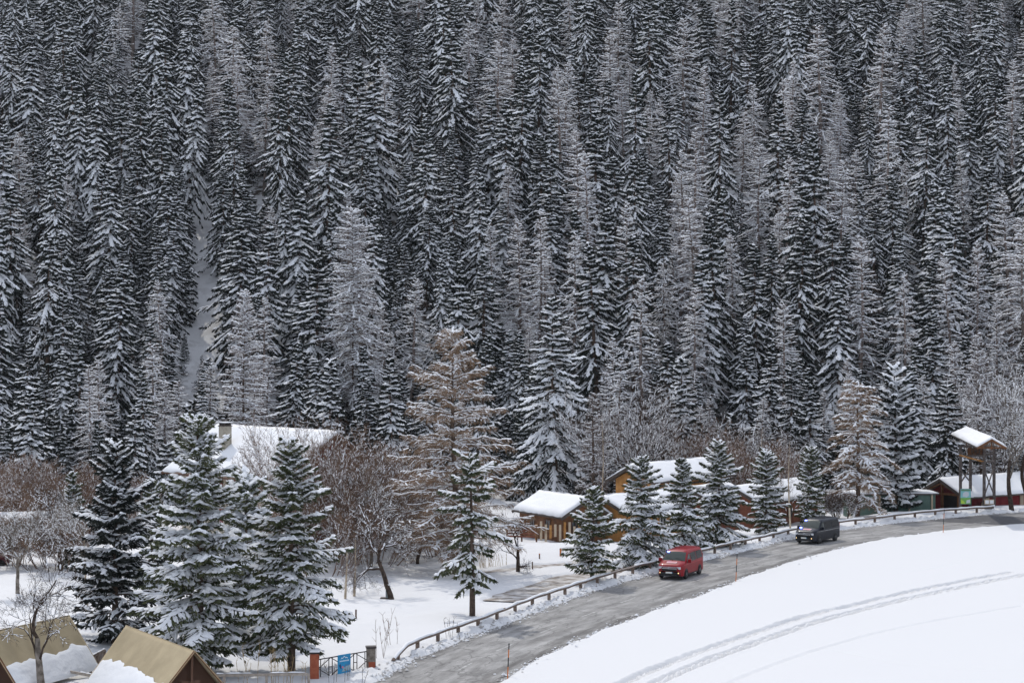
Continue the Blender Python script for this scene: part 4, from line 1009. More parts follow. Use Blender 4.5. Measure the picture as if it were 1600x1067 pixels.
# ------------------------------------------------------------------ vans
def lerp(a, b, t): return a+(b-a)*t
def make_van(label, paint, loc, heading, lower, dark):
    V = thing('van', label, 'van', loc, heading, 'vans driving down the road')
    # profile along x (front = +x)
    px_ = [-2.45, -2.43, -2.36, -2.2, -1.5, 0, .45, .72, .95, 1.25, 1.52, 1.75, 2.05, 2.24, 2.34, 2.41, 2.45]
    pt_ = [.95, 1.55, 1.84, 1.92, 1.955, 1.95, 1.925, 1.86, 1.70, 1.46, 1.235, 1.18, 1.10, 1.02, .93, .78, .60]
    pb_ = [.42, .34, .30, .27, .25, .25, .25, .25, .25, .25, .25, .25, .25, .26, .27, .29, .33]
    def hw(x, z):
        w = .952
        if z > 1.05: w -= .185*((z-1.05)/.9)**1.35
        if z < .4: w -= .05*((.4-z)/.15)**2*.5
        if x > 1.7: w -= .20*((x-1.7)/.75)**2.2
        if x < -2.25: w -= .06*((-2.25-x)/.2)**2
        return w
    xs = np.linspace(-2.45, 2.45, 71); top = np.interp(xs, px_, pt_); bot = np.interp(xs, px_, pb_)
    J = 12; side = []
    for x, zt, zb in zip(xs, top, bot):
        r_ = .07
        row = [(zb+(zt-zb)*(j/J)) for j in range(J+1)]
        pts_s = []
        for j, z in enumerate(row):
            y = hw(x, z)
            if j == J: y -= .075
            if j == J-1: y -= .012
            pts_s.append((x, y, z))
        side.append(pts_s)
    b = MB(); K = 6; ring = []
    for i, ps in enumerate(side):
        rr_ = [(x, -y, z) for x, y, z in ps]
        x, yt, zt = ps[-1]
        mid = [(x, -yt+2*yt*k/K, zt+.035*(1-(2*k/K-1)**2)*(1 if x < .7 else .8)) for k in range(1, K)]
        ring.append(rr_+mid+[(x, y, z) for x, y, z in ps[::-1]])
    A = np.array(ring); nr = A.shape[1]; bs = b.addv(A); ix = bs+np.arange(A.shape[0]*nr).reshape(A.shape[0], nr)
    b.quads(np.stack([ix[:-1, :-1], ix[:-1, 1:], ix[1:, 1:], ix[1:, :-1]], -1).reshape(-1, 4)[:, ::-1], paint)
    for e, fl in ((0, False), (-1, True)):
        c = b.addv([A[e].mean(0)]); F = [[ix[e][k], ix[e][k+1], c] for k in range(nr-1)]+[[ix[e][-1], ix[e][0], c]]
        F = np.array(F); b.tris(F if fl else F[:, ::-1], paint)
    b.build('body', V, True)
    def patch(name, poly_xz, m, sg, off=.008, par=V):     # polygon in x,z laid on the side surface
        p_ = MB(); P = np.array(poly_xz)
        n = 10; # bilinear quad
        if len(P) == 4:
            u = np.linspace(0, 1, n+1)[:, None, None]; v = np.linspace(0, 1, 7)[None, :, None]
            S = (P[0]*(1-u)+P[1]*u)*(1-v)+(P[3]*(1-u)+P[2]*u)*v
            Q = np.array([[(x, sg*(hw(x, z)+off), z) for x, z in r_] for r_ in S]); bb = p_.addv(Q); ii = bb+np.arange(Q.shape[0]*Q.shape[1]).reshape(Q.shape[:2])
            F = np.stack([ii[:-1, :-1], ii[1:, :-1], ii[1:, 1:], ii[:-1, 1:]], -1).reshape(-1, 4); p_.quads(F if sg < 0 else F[:, ::-1], m)
        return p_.build(name, par, True)
    for sg in (-1, 1):
        patch('front_side_window', [(.52, 1.16), (1.36, 1.16), (.86, 1.66), (.50, 1.74)], M_autoglass, sg)
        patch('middle_window', [(-.78, 1.18), (.38, 1.16), (.36, 1.74), (-.76, 1.75)], M_autoglass2, sg)
        patch('rear_window', [(-2.18, 1.22), (-.90, 1.18), (-.88, 1.75), (-2.10, 1.74)], M_autoglass2, sg)
        patch('side_stripe', [(-2.3, 1.03), (1.9, 1.00), (1.9, 1.02), (-2.3, 1.05)], M_chrome if dark else M_stickr, sg, .004)
        patch('sill', [(-1.05, .26), (1.05, .26), (1.05, .36), (-1.05, .36)], M_plast, sg, .012)
        patch('door_seam', [(.43, .38), (.455, .38), (.455, 1.8), (.43, 1.8)], M_black, sg, .003)
        patch('door_seam', [(-.86, .38), (-.835, .38), (-.835, 1.8), (-.86, 1.8)], M_black, sg, .003)
        mi = MB(); mi.box((1.18, sg*1.10, 1.26), (.14, .24, .24), paint); mi.box((1.2, sg*.99, 1.18), (.08, .12, .06), M_plast); mi.build('mirror', V)
        hd = patch('door_handle', [(.56, 1.02), (.74, 1.02), (.74, 1.06), (.56, 1.06)], M_plast, sg, .02)
    # surface over the nose: point at x, fraction y
    def nose(x, fy, off=.0):
        zt = np.interp(x, px_, pt_); y = (hw(x, zt)-.075)*fy; dx = .01
        s = (np.interp(x+dx, px_, pt_)-np.interp(x-dx, px_, pt_))/(2*dx); n = np.array([-s, 0, 1.]); n /= np.linalg.norm(n)
        return np.array([x, y, zt+.035*.8*(1-fy*fy)])+n*off
    def npatch(name, x0, x1, f0, f1, m, off, g0=None, g1=None, par=V):
        p_ = MB(); g0 = f0 if g0 is None else g0; g1 = f1 if g1 is None else g1
        U = np.linspace(0, 1, 11); W = np.linspace(0, 1, 9)
        Q = np.array([[nose(lerp(x0, x1, u), lerp(lerp(f0, g0, u), lerp(f1, g1, u), w), off) for w in W] for u in U]); bb = p_.addv(Q); ii = bb+np.arange(99).reshape(11, 9)
        p_.quads(np.stack([ii[:-1, :-1], ii[1:, :-1], ii[1:, 1:], ii[:-1, 1:]], -1).reshape(-1, 4), m); return p_.build(name, par, True)
    ws = npatch('windshield', 1.50, .80, -1.0, 1.0, M_autoglass, .012, -.98, .98)
    wp = MB(); wp.tube([nose(1.48, .75, .03), nose(1.30, .1, .03)], .012, M_black, 4); wp.tube([nose(1.48, -.05, .03), nose(1.30, -.7, .03)], .012, M_black, 4); wp.build('wiper', V)
    st = npatch('hood_sticker', 2.02, 1.72, -.42, .42, M_sticker, .012)
    lt = MB()
    for r_ in range(2):
        for k in range(7):
            x0 = 1.97-.13*r_; f0 = -.36+k*.105
            lt.poly([nose(x0, f0, .02), nose(x0, f0+.07, .02), nose(x0-.08, f0+.07, .02), nose(x0-.08, f0, .02)], M_stickr)
    lt.build('lettering', st)
    # front face: built on box pieces that follow the nose
    gr = MB(); gr.box((2.405, 0, .80), (.07, 1.16, .07), M_chrome); gr.box((2.375, 0, .895), (.06, 1.12, .05), M_chrome); gr.build('grille_trim', V)
    gr = MB(); gr.box((2.42, 0, .69), (.075, 1.1, .13), M_black); gr.box((2.455, 0, .46), (.05, 1.3, .17), M_plast); gr.build('grille', V)
    bm = MB(); bm.box((2.445, 0, .33), (.06, 1.45, .10), M_plast); bm.box((2.33, .70, .42), (.14, .22, .26), M_plast, rz=.5); bm.box((2.33, -.70, .42), (.14, .22, .26), M_plast, rz=-.5); bm.build('bumper', V)
    ringp = [(2.45, .075*math.cos(t), .845+.075*math.sin(t)) for t in np.linspace(0, 6.283, 15)]
    em = MB(); em.tube(ringp, .012, M_chrome, 5); em.tube([(2.452, -.045, .885), (2.452, -.02, .80), (2.452, 0, .85), (2.452, .02, .80), (2.452, .045, .885)], .010, M_chrome, 4); em.build('emblem', V)
    for sg in (-1, 1):
        hl = MB(); hl.box((2.335, sg*.655, .84), (.12, .30, .16), M_lamp, rz=-sg*.42); hl.build('headlight', V)
        dl = MB(); dl.box((2.43, sg*.66, .50), (.05, .12, .07), M_amber, rz=-sg*.45); dl.build('fog_light', V)
        tl = MB(); tl.box((-2.42, sg*.83, 1.15), (.08, .12, .6), M_carred); tl.build('tail_light', V)
    pl = MB(); pl.box((2.487, 0, .52), (.015, .50, .11), M_plate); pl.box((2.489, .235, .52), (.015, .03, .108), M_bluesign); pl.build('number_plate', V)
    # wheels and arches
    for sx_, x0 in ((1, 1.50), (-1, -1.50)):
        for sg in (-1, 1):
            ar = MB(); t = np.linspace(-.15, math.pi+.15, 19); inn_ = []; out_ = []
            for a in t:
                xi, zi_ = x0+.33*math.cos(a), .36+.33*math.sin(a); xo, zo = x0+.40*math.cos(a), .36+.40*math.sin(a)
                out_.append((xo, sg*(hw(xo, zo)+.006), zo)); inn_.append((xi, sg*(hw(xi, zi_)+.006), zi_))
            c0 = (x0, sg*.957, .34)
            for k in range(18): ar.poly([inn_[k], inn_[k+1], c0], M_black) ; ar.poly([inn_[k], out_[k], out_[k+1], inn_[k+1]], paint if False else M_plast)
            ar.build('wheel_arch', V)
            w_ = MB(); prof = [(.19, -.11), (.30, -.115), (.335, -.09), (.345, 0), (.335, .09), (.30, .115), (.19, .11)]
            ang = np.linspace(0, 2*math.pi, 25)[:-1]; Vv = np.array([[(x0+r_*math.cos(a), sg*.895+o_, .345+r_*math.sin(a)) for a in ang] for r_, o_ in prof]); bb = w_.addv(Vv); ii = bb+np.arange(7*24).reshape(7, 24)
            w_.quads(np.stack([ii[:-1], np.roll(ii[:-1], -1, 1), np.roll(ii[1:], -1, 1), ii[1:]], -1).reshape(-1, 4), M_rubber)
            wo = w_.build('wheel', V, True)
            r2 = MB(); yo = sg*(.895+.085)
            r2.tube([(x0, yo-sg*.03, .345), (x0, yo, .345)], .075, M_rim, 12)
            for q_ in range(5):
                a = q_*2*math.pi/5+.3; r2.beam((x0+.05*math.cos(a), yo, .345+.05*math.sin(a)), (x0+.205*math.cos(a), yo, .345+.205*math.sin(a)), .05, .03, M_rim)
            r2.tube([(x0+.21*math.cos(a), yo, .345+.21*math.sin(a)) for a in np.linspace(0, 6.283, 21)], .02, M_rim, 5); r2.build('rim', wo)
    bc = MB(); c_ = nose(.86, -.80, .05); bc.box(c_, (.10, .16, .07), M_blue); bc.build('blue_beacon', V)
    if dark: bc = MB(); c_ = nose(1.62, -.80, .05); bc.box(c_, (.12, .16, .08), M_blue); bc.build('blue_beacon', V)
    an = MB(); an.tube([(.35, 0, 1.95), (.2, 0, 2.12)], .012, M_black, 4); an.build('antenna', V)
    rb = MB()
    for k in range(5): rb.box((-1.9+k*.45, 0, 1.992), (.04, 1.35, .012), paint)
    rb.build('roof_rib', V)
    return V
hd1 = math.atan2(-.915, -.40)
make_van('red van with blue beacon lit, driving towards the viewer beside the guard rail', M_carred, (12.1, 143.0, .01), hd1, 0, False)
hd2 = math.atan2(-.82, -.57)
make_van('dark grey van with two blue beacons lit, behind the red van on the road', M_cardark, (25.5, 166.3, .01), hd2, 0, True)

# ------------------------------------------------------------------ tents on the left
def tent(label, RL_, RR_, EL_, ER_, seed, gable_at, rib):
    t = thing('tent', label, 'tent', (0, 0, 0), 0, 'canvas tents at the lower left')
    RL_, RR_, EL_, ER_ = [np.array(p, float) for p in (RL_, RR_, EL_, ER_)]
    c = MB(); nu, nv = 48, 14
    def face(E0, E1, flip):
        u = np.linspace(0, 1, nu+1)[None, :, None]; v = np.linspace(0, 1, nv+1)[:, None, None]
        V = (E0*(1-u)+E1*u)*(1-v)+(RL_*(1-u)+RR_*u)*v
        rb_ = np.abs(np.sin(u[..., 0]*math.pi*rib+.0001))**.5; sag = -.10*rb_*np.sin(v[..., 0]*math.pi)-.015
        V = V+np.stack([np.zeros(sag.shape), np.zeros(sag.shape), sag], -1)
        b = c.addv(V); ix = b+np.arange((nu+1)*(nv+1)).reshape(nv+1, nu+1)
        F = np.stack([ix[:-1, :-1], ix[:-1, 1:], ix[1:, 1:], ix[1:, :-1]], -1).reshape(-1, 4); c.quads(F[:, ::-1] if flip else F, M_canvas)
    face(EL_, ER_, False)
    OL_ = RL_*2-EL_; OR_ = RR_*2-ER_; OL_[2] = EL_[2]; OR_[2] = ER_[2]
    face(OL_, OR_, True)
    co = c.build('roof_canvas', t, True)
    sm = co.modifiers.new('thick', 'SOLIDIFY'); sm.thickness = .03
    # snow lying on the lower half of the visible side
    s_ = MB(); a_ = .03; M0, M1 = EL_*.46+RL_*.54, ER_*.46+RR_*.54
    u = np.linspace(0, 1, 61); v = np.linspace(0, 1, 17); U, Vv = np.meshgrid(u, v)
    topf = .42+.16*(fbm(U*6+seed, U*0, seed, 2))+.04*np.abs(np.sin(U*math.pi*rib))+.05*(vnoise(U*26, U*0, seed+2)-.5)
    W = Vv*topf-.12
    B = EL_[None, None]*(1-U[..., None])+ER_[None, None]*U[..., None]; T_ = RL_[None, None]*(1-U[..., None])+RR_[None, None]*U[..., None]
    P = B*(1-W[..., None])+T_*W[..., None]
    e_ = np.minimum(np.minimum(U, 1-U)*8, np.minimum(Vv, 1-Vv)*3)
    hgt = (.12-.05*Vv)*(1-np.exp(-e_*4.0))*(.35+.7*fbm(U*7, Vv*4, seed+4, 4)+.45*fbm(U*20, Vv*9, seed, 3))-.03
    nrm_ = np.cross(ER_-EL_, RL_-EL_); nrm_ /= np.linalg.norm(nrm_)
    if nrm_[2] < 0: nrm_ = -nrm_
    P = P+nrm_*hgt[..., None]
    b = s_.addv(P); ix = b+np.arange(61*17).reshape(17, 61); s_.quads(np.stack([ix[:-1, :-1], ix[:-1, 1:], ix[1:, 1:], ix[1:, :-1]], -1).reshape(-1, 4), M_snow)
    s_.build('snow_cover', t, True)
    # gable end: wood boarding set back under the canvas
    for (Rg, Eg, Og, s) in (((RL_, EL_, OL_, 1) if gable_at == 'L' else (RR_, ER_, OR_, -1)),):
        d_ = (RR_-RL_)/np.linalg.norm(RR_-RL_)*s*.55
        g = MB(); R_, E_, O_ = Rg+d_, Eg*.93+Og*.07+d_, Eg*.07+Og*.93+d_
        E2, O2 = E_.copy(), O_.copy(); E2[2] = -.6; O2[2] = -.6; R2 = R_-[0, 0, .08]
        g.poly([E2, O2, O_, R2, E_], M_frame); g.poly([E_, R2, O_, O2, E2], M_frame); g.build('gable_wall', t)
        pol = MB(); pol.beam(Rg-[0, 0, .05]+d_*.1, Eg-[0, 0, .06]+d_*.1, .09, .09, M_wood2); pol.beam(Rg-[0, 0, .05]+d_*.1, Og-[0, 0, .06]+d_*.1, .09, .09, M_wood2)
        mid = (E_+O_)/2; pol.beam((mid[0]-d_[0]*.2, mid[1]-d_[1]*.2, -.5), Rg+d_*.6-[0, 0, .2], .1, .1, M_frame); pol.build('frame', t)
        dr_ = MB(); a2 = E_*.62+O_*.38; b2 = E_*.38+O_*.62; off = -d_/np.linalg.norm(d_)*.03
        dr_.poly([np.array([a2[0], a2[1], 0])+off, np.array([b2[0], b2[1], 0])+off, np.array([b2[0], b2[1], 1.55])+off, np.array([a2[0], a2[1], 1.55])+off], M_frame); dr_.build('door', t)
    return t
tent('tan canvas tent at the left edge with five ribs and lower half snowed', (-25.6, 96.4, 3.0), (-22.8, 102.5, 3.0), (-23.9, 95.8, .55), (-21.2, 101.8, .65), 3, 'L', 5)
tent('tan canvas tent under the spruce with lower half snowed', (-19.2, 99, 3.0), (-14.5, 91, 3.0), (-20.9, 98.0, .5), (-16.4, 90.0, .5), 8, 'R', 3)

def rail_fence(name, label, P, H, gap, m, rails=(1.0,), bal=None, cap=True, group=None, snowy=True):
    t = thing(name, label, 'railing' if bal else 'fence', (0, 0, 0), 0, group)
    P = [np.array(p, float) for p in P]
    for a, b in zip(P[:-1], P[1:]):
        L = np.linalg.norm(b-a); n = max(1, int(round(L/gap)))
        for i in range(n+1):
            if i == n and b is not P[-1]: continue
            p = a+(b-a)*i/n; q = MB(); q.box((p[0], p[1], p[2]+H/2-.15), (.12, .12, H+.3), m); q.build('post', t)
        for f in rails:
            q = MB(); q.beam(a+[0, 0, H*f], b+[0, 0, H*f], .08, .12, m); ro = q.build('rail', t)
            if snowy and f == max(rails):
                q = MB(); d = (b-a)/L; s_, e_ = [], []
                k = 0.
                rr_ = np.random.default_rng(int(L*100))
                while k < L-.3:
                    l = rr_.uniform(.4, 1.2)
                    if rr_.uniform() < .8: s_.append(a+d*k+[0, 0, H*f+.07]); e_.append(a+d*min(L, k+l)+[0, 0, H*f+.07])
                    k += l*.9
                q.lumps(np.array(s_), np.array(e_), .07, .06, M_snow, rr_); q.build('snow_cover', ro)
        if bal:
            q = MB(); nb = int(L/.14)
            for i in range(nb+1): p = a+(b-a)*i/nb; q.box((p[0], p[1], p[2]+H/2), (.035, .035, H-.08), m)
            q.build('balusters', t)
    return t
rail_fence('rail_fence', 'weathered pale rail fence running in front of the two tents', [G(48, 1071, .0), G(92, 1063, .0), G(146, 1074, .0)], .55, 2.0, M_palewood)
rail_fence('rail_fence', 'weathered pale rail fence beneath the big spruce left of the gate', [G(288, 1080, .0), G(350, 1078, .0), G(482, 1076, .0)], .72, 2.6, M_palewood)
rail_fence('terrace_railing', 'small dark balustrade between the two tents', [G(141, 1050, .1), G(163, 1038, .1)], .75, 1.4, M_rail, bal=True)
rail_fence('terrace_railing', 'brown balustrade at the left bottom corner before the tent door', [G(-8, 1073, .0), G(12, 1071, .0)], .8, 1.2, M_rail, bal=True)
bn = thing('planter_box', 'brown wooden box beside the left tent door', 'box', G(6, 1062, 0) , .4)
q = MB(); q.box((0, 0, .5), (.7, .7, 1.0), M_frame); q.build('body', bn); q = MB(); q.box((0, 0, 1.03), (.8, .8, .06), M_wood2); q.build('lid', bn)

# ------------------------------------------------------------------ gate, pillars and the blue sign
gl, gr_ = G(491, 1063), G(579.5, 1047)
PL1 = thing('gate_pillar', 'rusty red left pillar of the metal gate, snow on its cap', 'pillar', gl, .15, 'gate pillars')
q = MB(); q.box((0, 0, .62), (.44, .44, 1.5), M_rust); q.build('shaft', PL1, False); q = MB(); q.box((0, 0, 1.41), (.52, .52, .08), M_metal); qo = q.build('cap', PL1); q = MB(); snow_slab(q, (-.26, -.26, 1.45), (.26, -.26, 1.45), (.26, .26, 1.45), (-.26, .26, 1.45), .12, 2, 8, 8); q.build('snow_cover', qo, True)
PL2 = thing('gate_pillar', 'grey stone right pillar of the metal gate with an orange lower panel', 'pillar', gr_, .15, 'gate pillars')
q = MB(); q.box((0, 0, .5), (.46, .46, 1.35), M_greybark); q.build('shaft', PL2); q = MB(); q.box((.03, -.235, .22), (.34, .03, .5), M_rust); q.build('panel', PL2); q = MB(); q.box((0, 0, 1.21), (.54, .54, .08), M_metal); q.build('cap', PL2)
gd = np.array([gr_.x-gl.x, gr_.y-gl.y]); gw = np.linalg.norm(gd); ga = math.atan2(gd[1], gd[0])
GT = thing('gate', 'dark metal gate with crossed bars between two pillars', 'gate', gl, ga)
x0, x1 = .27, gw-.28; z0, z1 = .08, 1.02; w2 = (x1-x0)/2
for a, b in ((x0, x0+w2-.02), (x0+w2+.02, x1)):
    f = MB()
    for p, r_ in (((a, z0), (b, z0)), ((a, z1), (b, z1)), ((a, z0-.03), (a, z1+.03)), ((b, z0-.03), (b, z1+.03))): f.beam((p[0], 0, p[1]), (r_[0], 0, r_[1]), .045, .05, M_metal)
    f.build('gate_leaf', GT)
    c = (a+b)/2; f = MB()
    for p, r_ in (((a, (z0+z1)/2), (c, z1)), ((c, z1), (b, (z0+z1)/2)), ((b, (z0+z1)/2), (c, z0)), ((c, z0), (a, (z0+z1)/2)), ((c-.12, z0), (c-.12, z1)), ((c+.12, z0), (c+.12, z1)), ((c-.12, .55), (c+.12, .55)), ((b-.16, z0), (b-.16, z1)), ((a+.16, z0), (a+.16, z1))):
        f.beam((p[0], .004, p[1]), (r_[0], .004, r_[1]), .03, .035, M_metal)
    f.build('crossed_bars', GT)
SGN = thing('sign', 'blue banner with white mountain outline hung on the metal gate', 'sign', gl, ga)
cx_ = gw*(535.5-491)/(579.5-491); q = MB(); q.box((cx_, -.06, .60), (.90, .03, .96), M_bluesign); q.build('board', SGN)
q = MB()
def zig(P, wd, m=M_white, y=-.078):
    for a, b in zip(P[:-1], P[1:]):
        d = np.array(b)-np.array(a); d = d/np.linalg.norm(d); n = np.array([-d[1], d[0]])*wd/2
        q.poly([(cx_+a[0]-n[0], y, a[1]-n[1]), (cx_+b[0]-n[0], y, b[1]-n[1]), (cx_+b[0]+n[0], y, b[1]+n[1]), (cx_+a[0]+n[0], y, a[1]+n[1])], m)
zig([(-.25, .86), (-.17, .93), (-.12, .88), (0, .99), (.10, .88), (.16, .93), (.24, .86)], .03)
for k in range(13): zig([(-.33+k*.052, .755), (-.30+k*.052, .755)], .06)
q.build('mountain_emblem', SGN)
q = MB(); q.poly([(cx_-.18, -.078, .20), (cx_+.43, -.078, .26), (cx_+.43, -.078, .52), (cx_-.05, -.078, .42)], M_greymark); q.build('print', SGN)
q = MB(); ng = 10; q.poly([(cx_-.12+.055*math.cos(t), -.082, .44+.055*math.sin(t)) for t in np.linspace(0, 6.283, 11)[:-1]], M_pinkred)
q.build('round_emblem', SGN)
q = MB(); q.poly([(cx_-.38, -.079, .55), (cx_-.28, -.079, .38), (cx_-.20, -.079, .36), (cx_-.26, -.079, .62)], mat('dark_blue_print', (.01, .04, .12), .5)); q.build('dark_shape', SGN)
q = MB(); q.box((cx_+.08, -.02, .04), (.24, .1, .2), M_metal); q.build('weight', SGN)

# ------------------------------------------------------------------ small things on the snow
def post_thing(name, label, cat, px, pyb, H, w, m, cap=None, group=None):
    g = G(px, pyb, .05); z = tz(g.x, g.y); t = thing(name, label, cat, (g.x, g.y, z), .2, group)
    q = MB(); q.tube([(0, 0, -.3), (0, 0, H)], [w, w*.9], m, 8); q.build('shaft', t)
    q = MB(); q.tube([(0, 0, H), (0, 0, H+.06)], [w*1.25, w*.5], cap or m, 8); q.build('cap', t); return t
bo = G(612, 933); BL = thing('utility_bollard', 'grey-green utility bollard beside the leaning dark tree', 'bollard', (bo.x-.25, bo.y, tz(bo.x, bo.y)), 0)
q = MB(); q.box((0, 0, .4), (.3, .26, 1.0), M_grey); q.build('shaft', BL); q = MB(); q.box((-.1, 0, .02), (.8, .6, .12), M_trim); q.build('base', BL); q = MB(); q.box((0, 0, .93), (.34, .3, .07), M_snow); q.build('snow_cover', BL)
post_thing('stake', 'short brown stake standing alone in the snow left of the guard rail', 'stake', 556, 965, .5, .06, M_rail)
post_thing('hydrant', 'small orange-red hydrant marker left of the first roadside spruce', 'hydrant', 876, 868, .55, .09, M_orange, M_rail)
post_thing('marker_post', 'tiny brown marker on the white mound before the low cabin', 'marker', 843, 872, .35, .06, M_rail, M_orange)
post_thing('marker_post', 'thin dark post at the snowy path edge beneath the forked tree', 'post', 832, 889, .5, .05, M_rail)
YS = G(934, 870); Y1 = thing('warning_sign', 'small yellow sign behind the first roadside spruce', 'sign', (YS.x, YS.y, 0), 0)
q = MB(); q.tube([(0, 0, -.2), (0, 0, 1.0)], .03, M_grey, 6); q.build('pole', Y1); q = MB(); q.poly([(-.3, -.04, .45), (.3, -.04, .45), (.12, -.04, 1.0), (-.16, -.04, 1.0)], M_yellow); q.poly([(-.16, -.02, 1.0), (.12, -.02, 1.0), (.3, -.02, .45), (-.3, -.02, .45)], M_yellow); q.build('board', Y1)
RC = G(-22, 884); RC1 = thing('parked_car', 'small dark red parked car with snow roof at the left edge', 'car', (RC.x, RC.y, tz(RC.x, RC.y)), .1)
q = MB(); q.hexa(np.array([(-1.8, -.8, .35), (1.8, -.8, .35), (1.8, .8, .35), (-1.8, .8, .35), (-1.7, -.75, .85), (1.75, -.75, .8), (1.75, .75, .8), (-1.7, .75, .85)]), mat('dull_red_paint', (.07, .008, .012), .5))
q.build('body', RC1); q = MB(); q.hexa(np.array([(-1.4, -.72, .855), (.9, -.72, .84), (.9, .72, .84), (-1.4, .72, .855), (-1.1, -.6, 1.4), (.4, -.6, 1.4), (.4, .6, 1.4), (-1.1, .6, 1.4)]), M_autoglass2); q.build('cabin_glass', RC1)
q = MB(); snow_slab(q, (-1.1, -.6, 1.4), (.4, -.6, 1.4), (.4, .6, 1.4), (-1.1, .6, 1.4), .2, 5, 12, 8); q.build('snow_cover', RC1, True)
for x_ in (-1.15, 1.2):
    for y_ in (-.72, .72): q = MB(); q.tube([(x_, y_-.1, .3), (x_, y_+.1, .3)], .3, M_rubber, 14); q.build('wheel', RC1)
# plank fence of the low cabin's terrace
PF = thing('plank_fence', 'pale upright planks fencing the terrace of the low cabin', 'fence', G(838, 840, -.4), R(8))
for k in range(13): q = MB(); q.box((-.0+k*.42, .0, .5+.12*math.sin(k*2.1)), (.20, .05, 1.35+.3*math.sin(k*1.3)), M_beige if k % 3 else M_wood); q.build('plank', PF)
q = MB(); q.beam((-.2, .05, .6), (5.2, .05, .6), .05, .1, M_wood2); q.build('rail', PF)
DK = thing('deck_railing', 'dark red-brown deck railing left of the plank terrace', 'railing', G(792, 842, -.3), R(-14))
for z_ in (.25, .5, .75, 1.0): q = MB(); q.beam((0, 0, z_), (2.6, 0, z_), .05, .14, M_woodR); q.build('rail', DK)
for x_ in (0, 1.3, 2.6): q = MB(); q.box((x_, .08, .5), (.12, .12, 1.4), M_wood2); q.build('post', DK)

# ------------------------------------------------------------------ named trees
GR = 'spruces planted along the guard rail'
def near_spruce(label, px, pyb, pyt, spread_px, seed, group=None, z=0., kind='spruce_tree', cat='spruce', **kw):
    g = G(px, pyb, z); s = FPX/g.y; H = (pyb-pyt)/s; Rm = spread_px/2/s
    a = dict(base=.07, whorl=.34, per=6, tw=.15, kn=4, ks=.22, snow=.95, droop=.5, lumpw=.115, mneedle=M_needle2, irregular=.2, gaps=.14)
    a.update(kw); tc = conifer(np.random.default_rng(seed), H=H, Rm=Rm, **a)
    return make_tree(kind, tc, label, cat, (g.x, g.y, tz(g.x, g.y)-.05), group=group)
near_spruce('dark clumpy pine with snow clots, behind the gap between the tents', 178, 1003, 690, 168, 401, base=.05, shape=.55, droop=.3, snow=.65, ks=.26, lumpw=.14, irregular=.45, mneedle=M_needle)
near_spruce('tall snow-laden spruce rising over the right-hand tent', 312, 1056, 652, 205, 402, base=.08, shape=.62, droop=.42, snow=1.15, lumpw=.14, irregular=.4, gaps=.12)
near_spruce('broad spruce with huge snow cushions between the two tall ones', 385, 1000, 742, 150, 403, base=.04, shape=.45, droop=.4, snow=1.1, lumpw=.19, gaps=.1, irregular=.35)
near_spruce('tall spruce with brown cones standing just left of the gate', 455, 1050, 688, 185, 404, base=.12, shape=.68, droop=.5, snow=1.0, lumpw=.125, irregular=.4)
near_spruce('first and most open roadside spruce, left of the red van', 925, 912, 768, 96, 405, GR, shape=.75, base=.14, snow=.75, droop=.3, irregular=.35)
near_spruce('largest of the roadside spruces, second from the left', 1003, 886, 710, 122, 406, GR, irregular=.3, shape=.7, base=.05, snow=1.1, droop=.55)
near_spruce('pointed slim roadside spruce right above the red van', 1067, 866, 720, 84, 407, GR, irregular=.3, shape=.8, base=.06, snow=1.1, droop=.55)
near_spruce('full roadside spruce right of the red van before the gabled cabin', 1122, 856, 692, 94, 408, GR, irregular=.3, shape=.65, base=.06, snow=1.1, droop=.55)
near_spruce('small roadside spruce beside the birch and red-brown cabin', 1197, 836, 706, 66, 409, GR, irregular=.35, shape=.55, base=.08, snow=.9, droop=.4)
near_spruce('dark green columnar spruce touching the dark van', 1267, 818, 702, 46, 410, GR, shape=.35, base=.04, snow=.6, droop=.3)
near_spruce('small snowy spruce amid the brown thickets at the far left', 112, 885, 738, 52, 412, snow=1.1)
near_spruce('narrow snowy spruce filling the gap between the dark pine and the tall one', 238, 930, 745, 62, 413, snow=1.1)
# pine with bare lower trunk
g = G(738, 965); s = FPX/g.y
tc = conifer(np.random.default_rng(411), H=(965-712)/s, Rm=50/s, base=.22, whorl=.42, per=4, tw=.22, kn=4, ks=.28, snow=.9, droop=.75, shape=.3, lumpw=.13, mneedle=M_needle2, irregular=.5, gaps=.42)
make_tree('pine_tree', tc, 'slender pine with bare reddish trunk leaning by the guard rail', 'pine', (g.x, g.y, tz(g.x, g.y)))
def near_larch(label, px, pyb, pyt, spread_px, seed, z=0., **kw):
    g = G(px, pyb, z); s = FPX/g.y; H = (pyb-pyt)/s; a = dict(mtw=M_larch, fine=4, tw=.2, whorl=.42, per=5, lumpw=.085, snow=.95, trunkr=.2); a.update(kw)
    tc = larch(np.random.default_rng(seed), H=H, Rm=spread_px/2/s, **a)
    return make_tree('larch_tree', tc, label, 'larch', (g.x, g.y, tz(g.x, g.y)-.05))
near_larch('big brown larch with level snow-lined tiers in the photo centre', 712, 895, 512, 240, 421, base=.12, whorl=.72, per=6, droop=.14, rise=.02, shape=.6, trunkr=.26, fine=9, lumpw=.11, snow=1.0, irregular=.45)
near_larch('orange-brown larch with arching snow-heavy boughs behind the dark van', 1340, 806, 592, 138, 422, base=.1, droop=.45, rise=.05, arch=.35, shape=.5, lumpw=.16, trunkr=.24, fine=11, snow=.9, whorl=.72, irregular=.6)
def far_pos(kind, px, d, pyt, spread_px):
    x = (px-800)*d/FPX; z = tz(x, d); H = CAMZ-(pyt-HY)*d/FPX-z; return x, d, z, H, spread_px/2*d/FPX
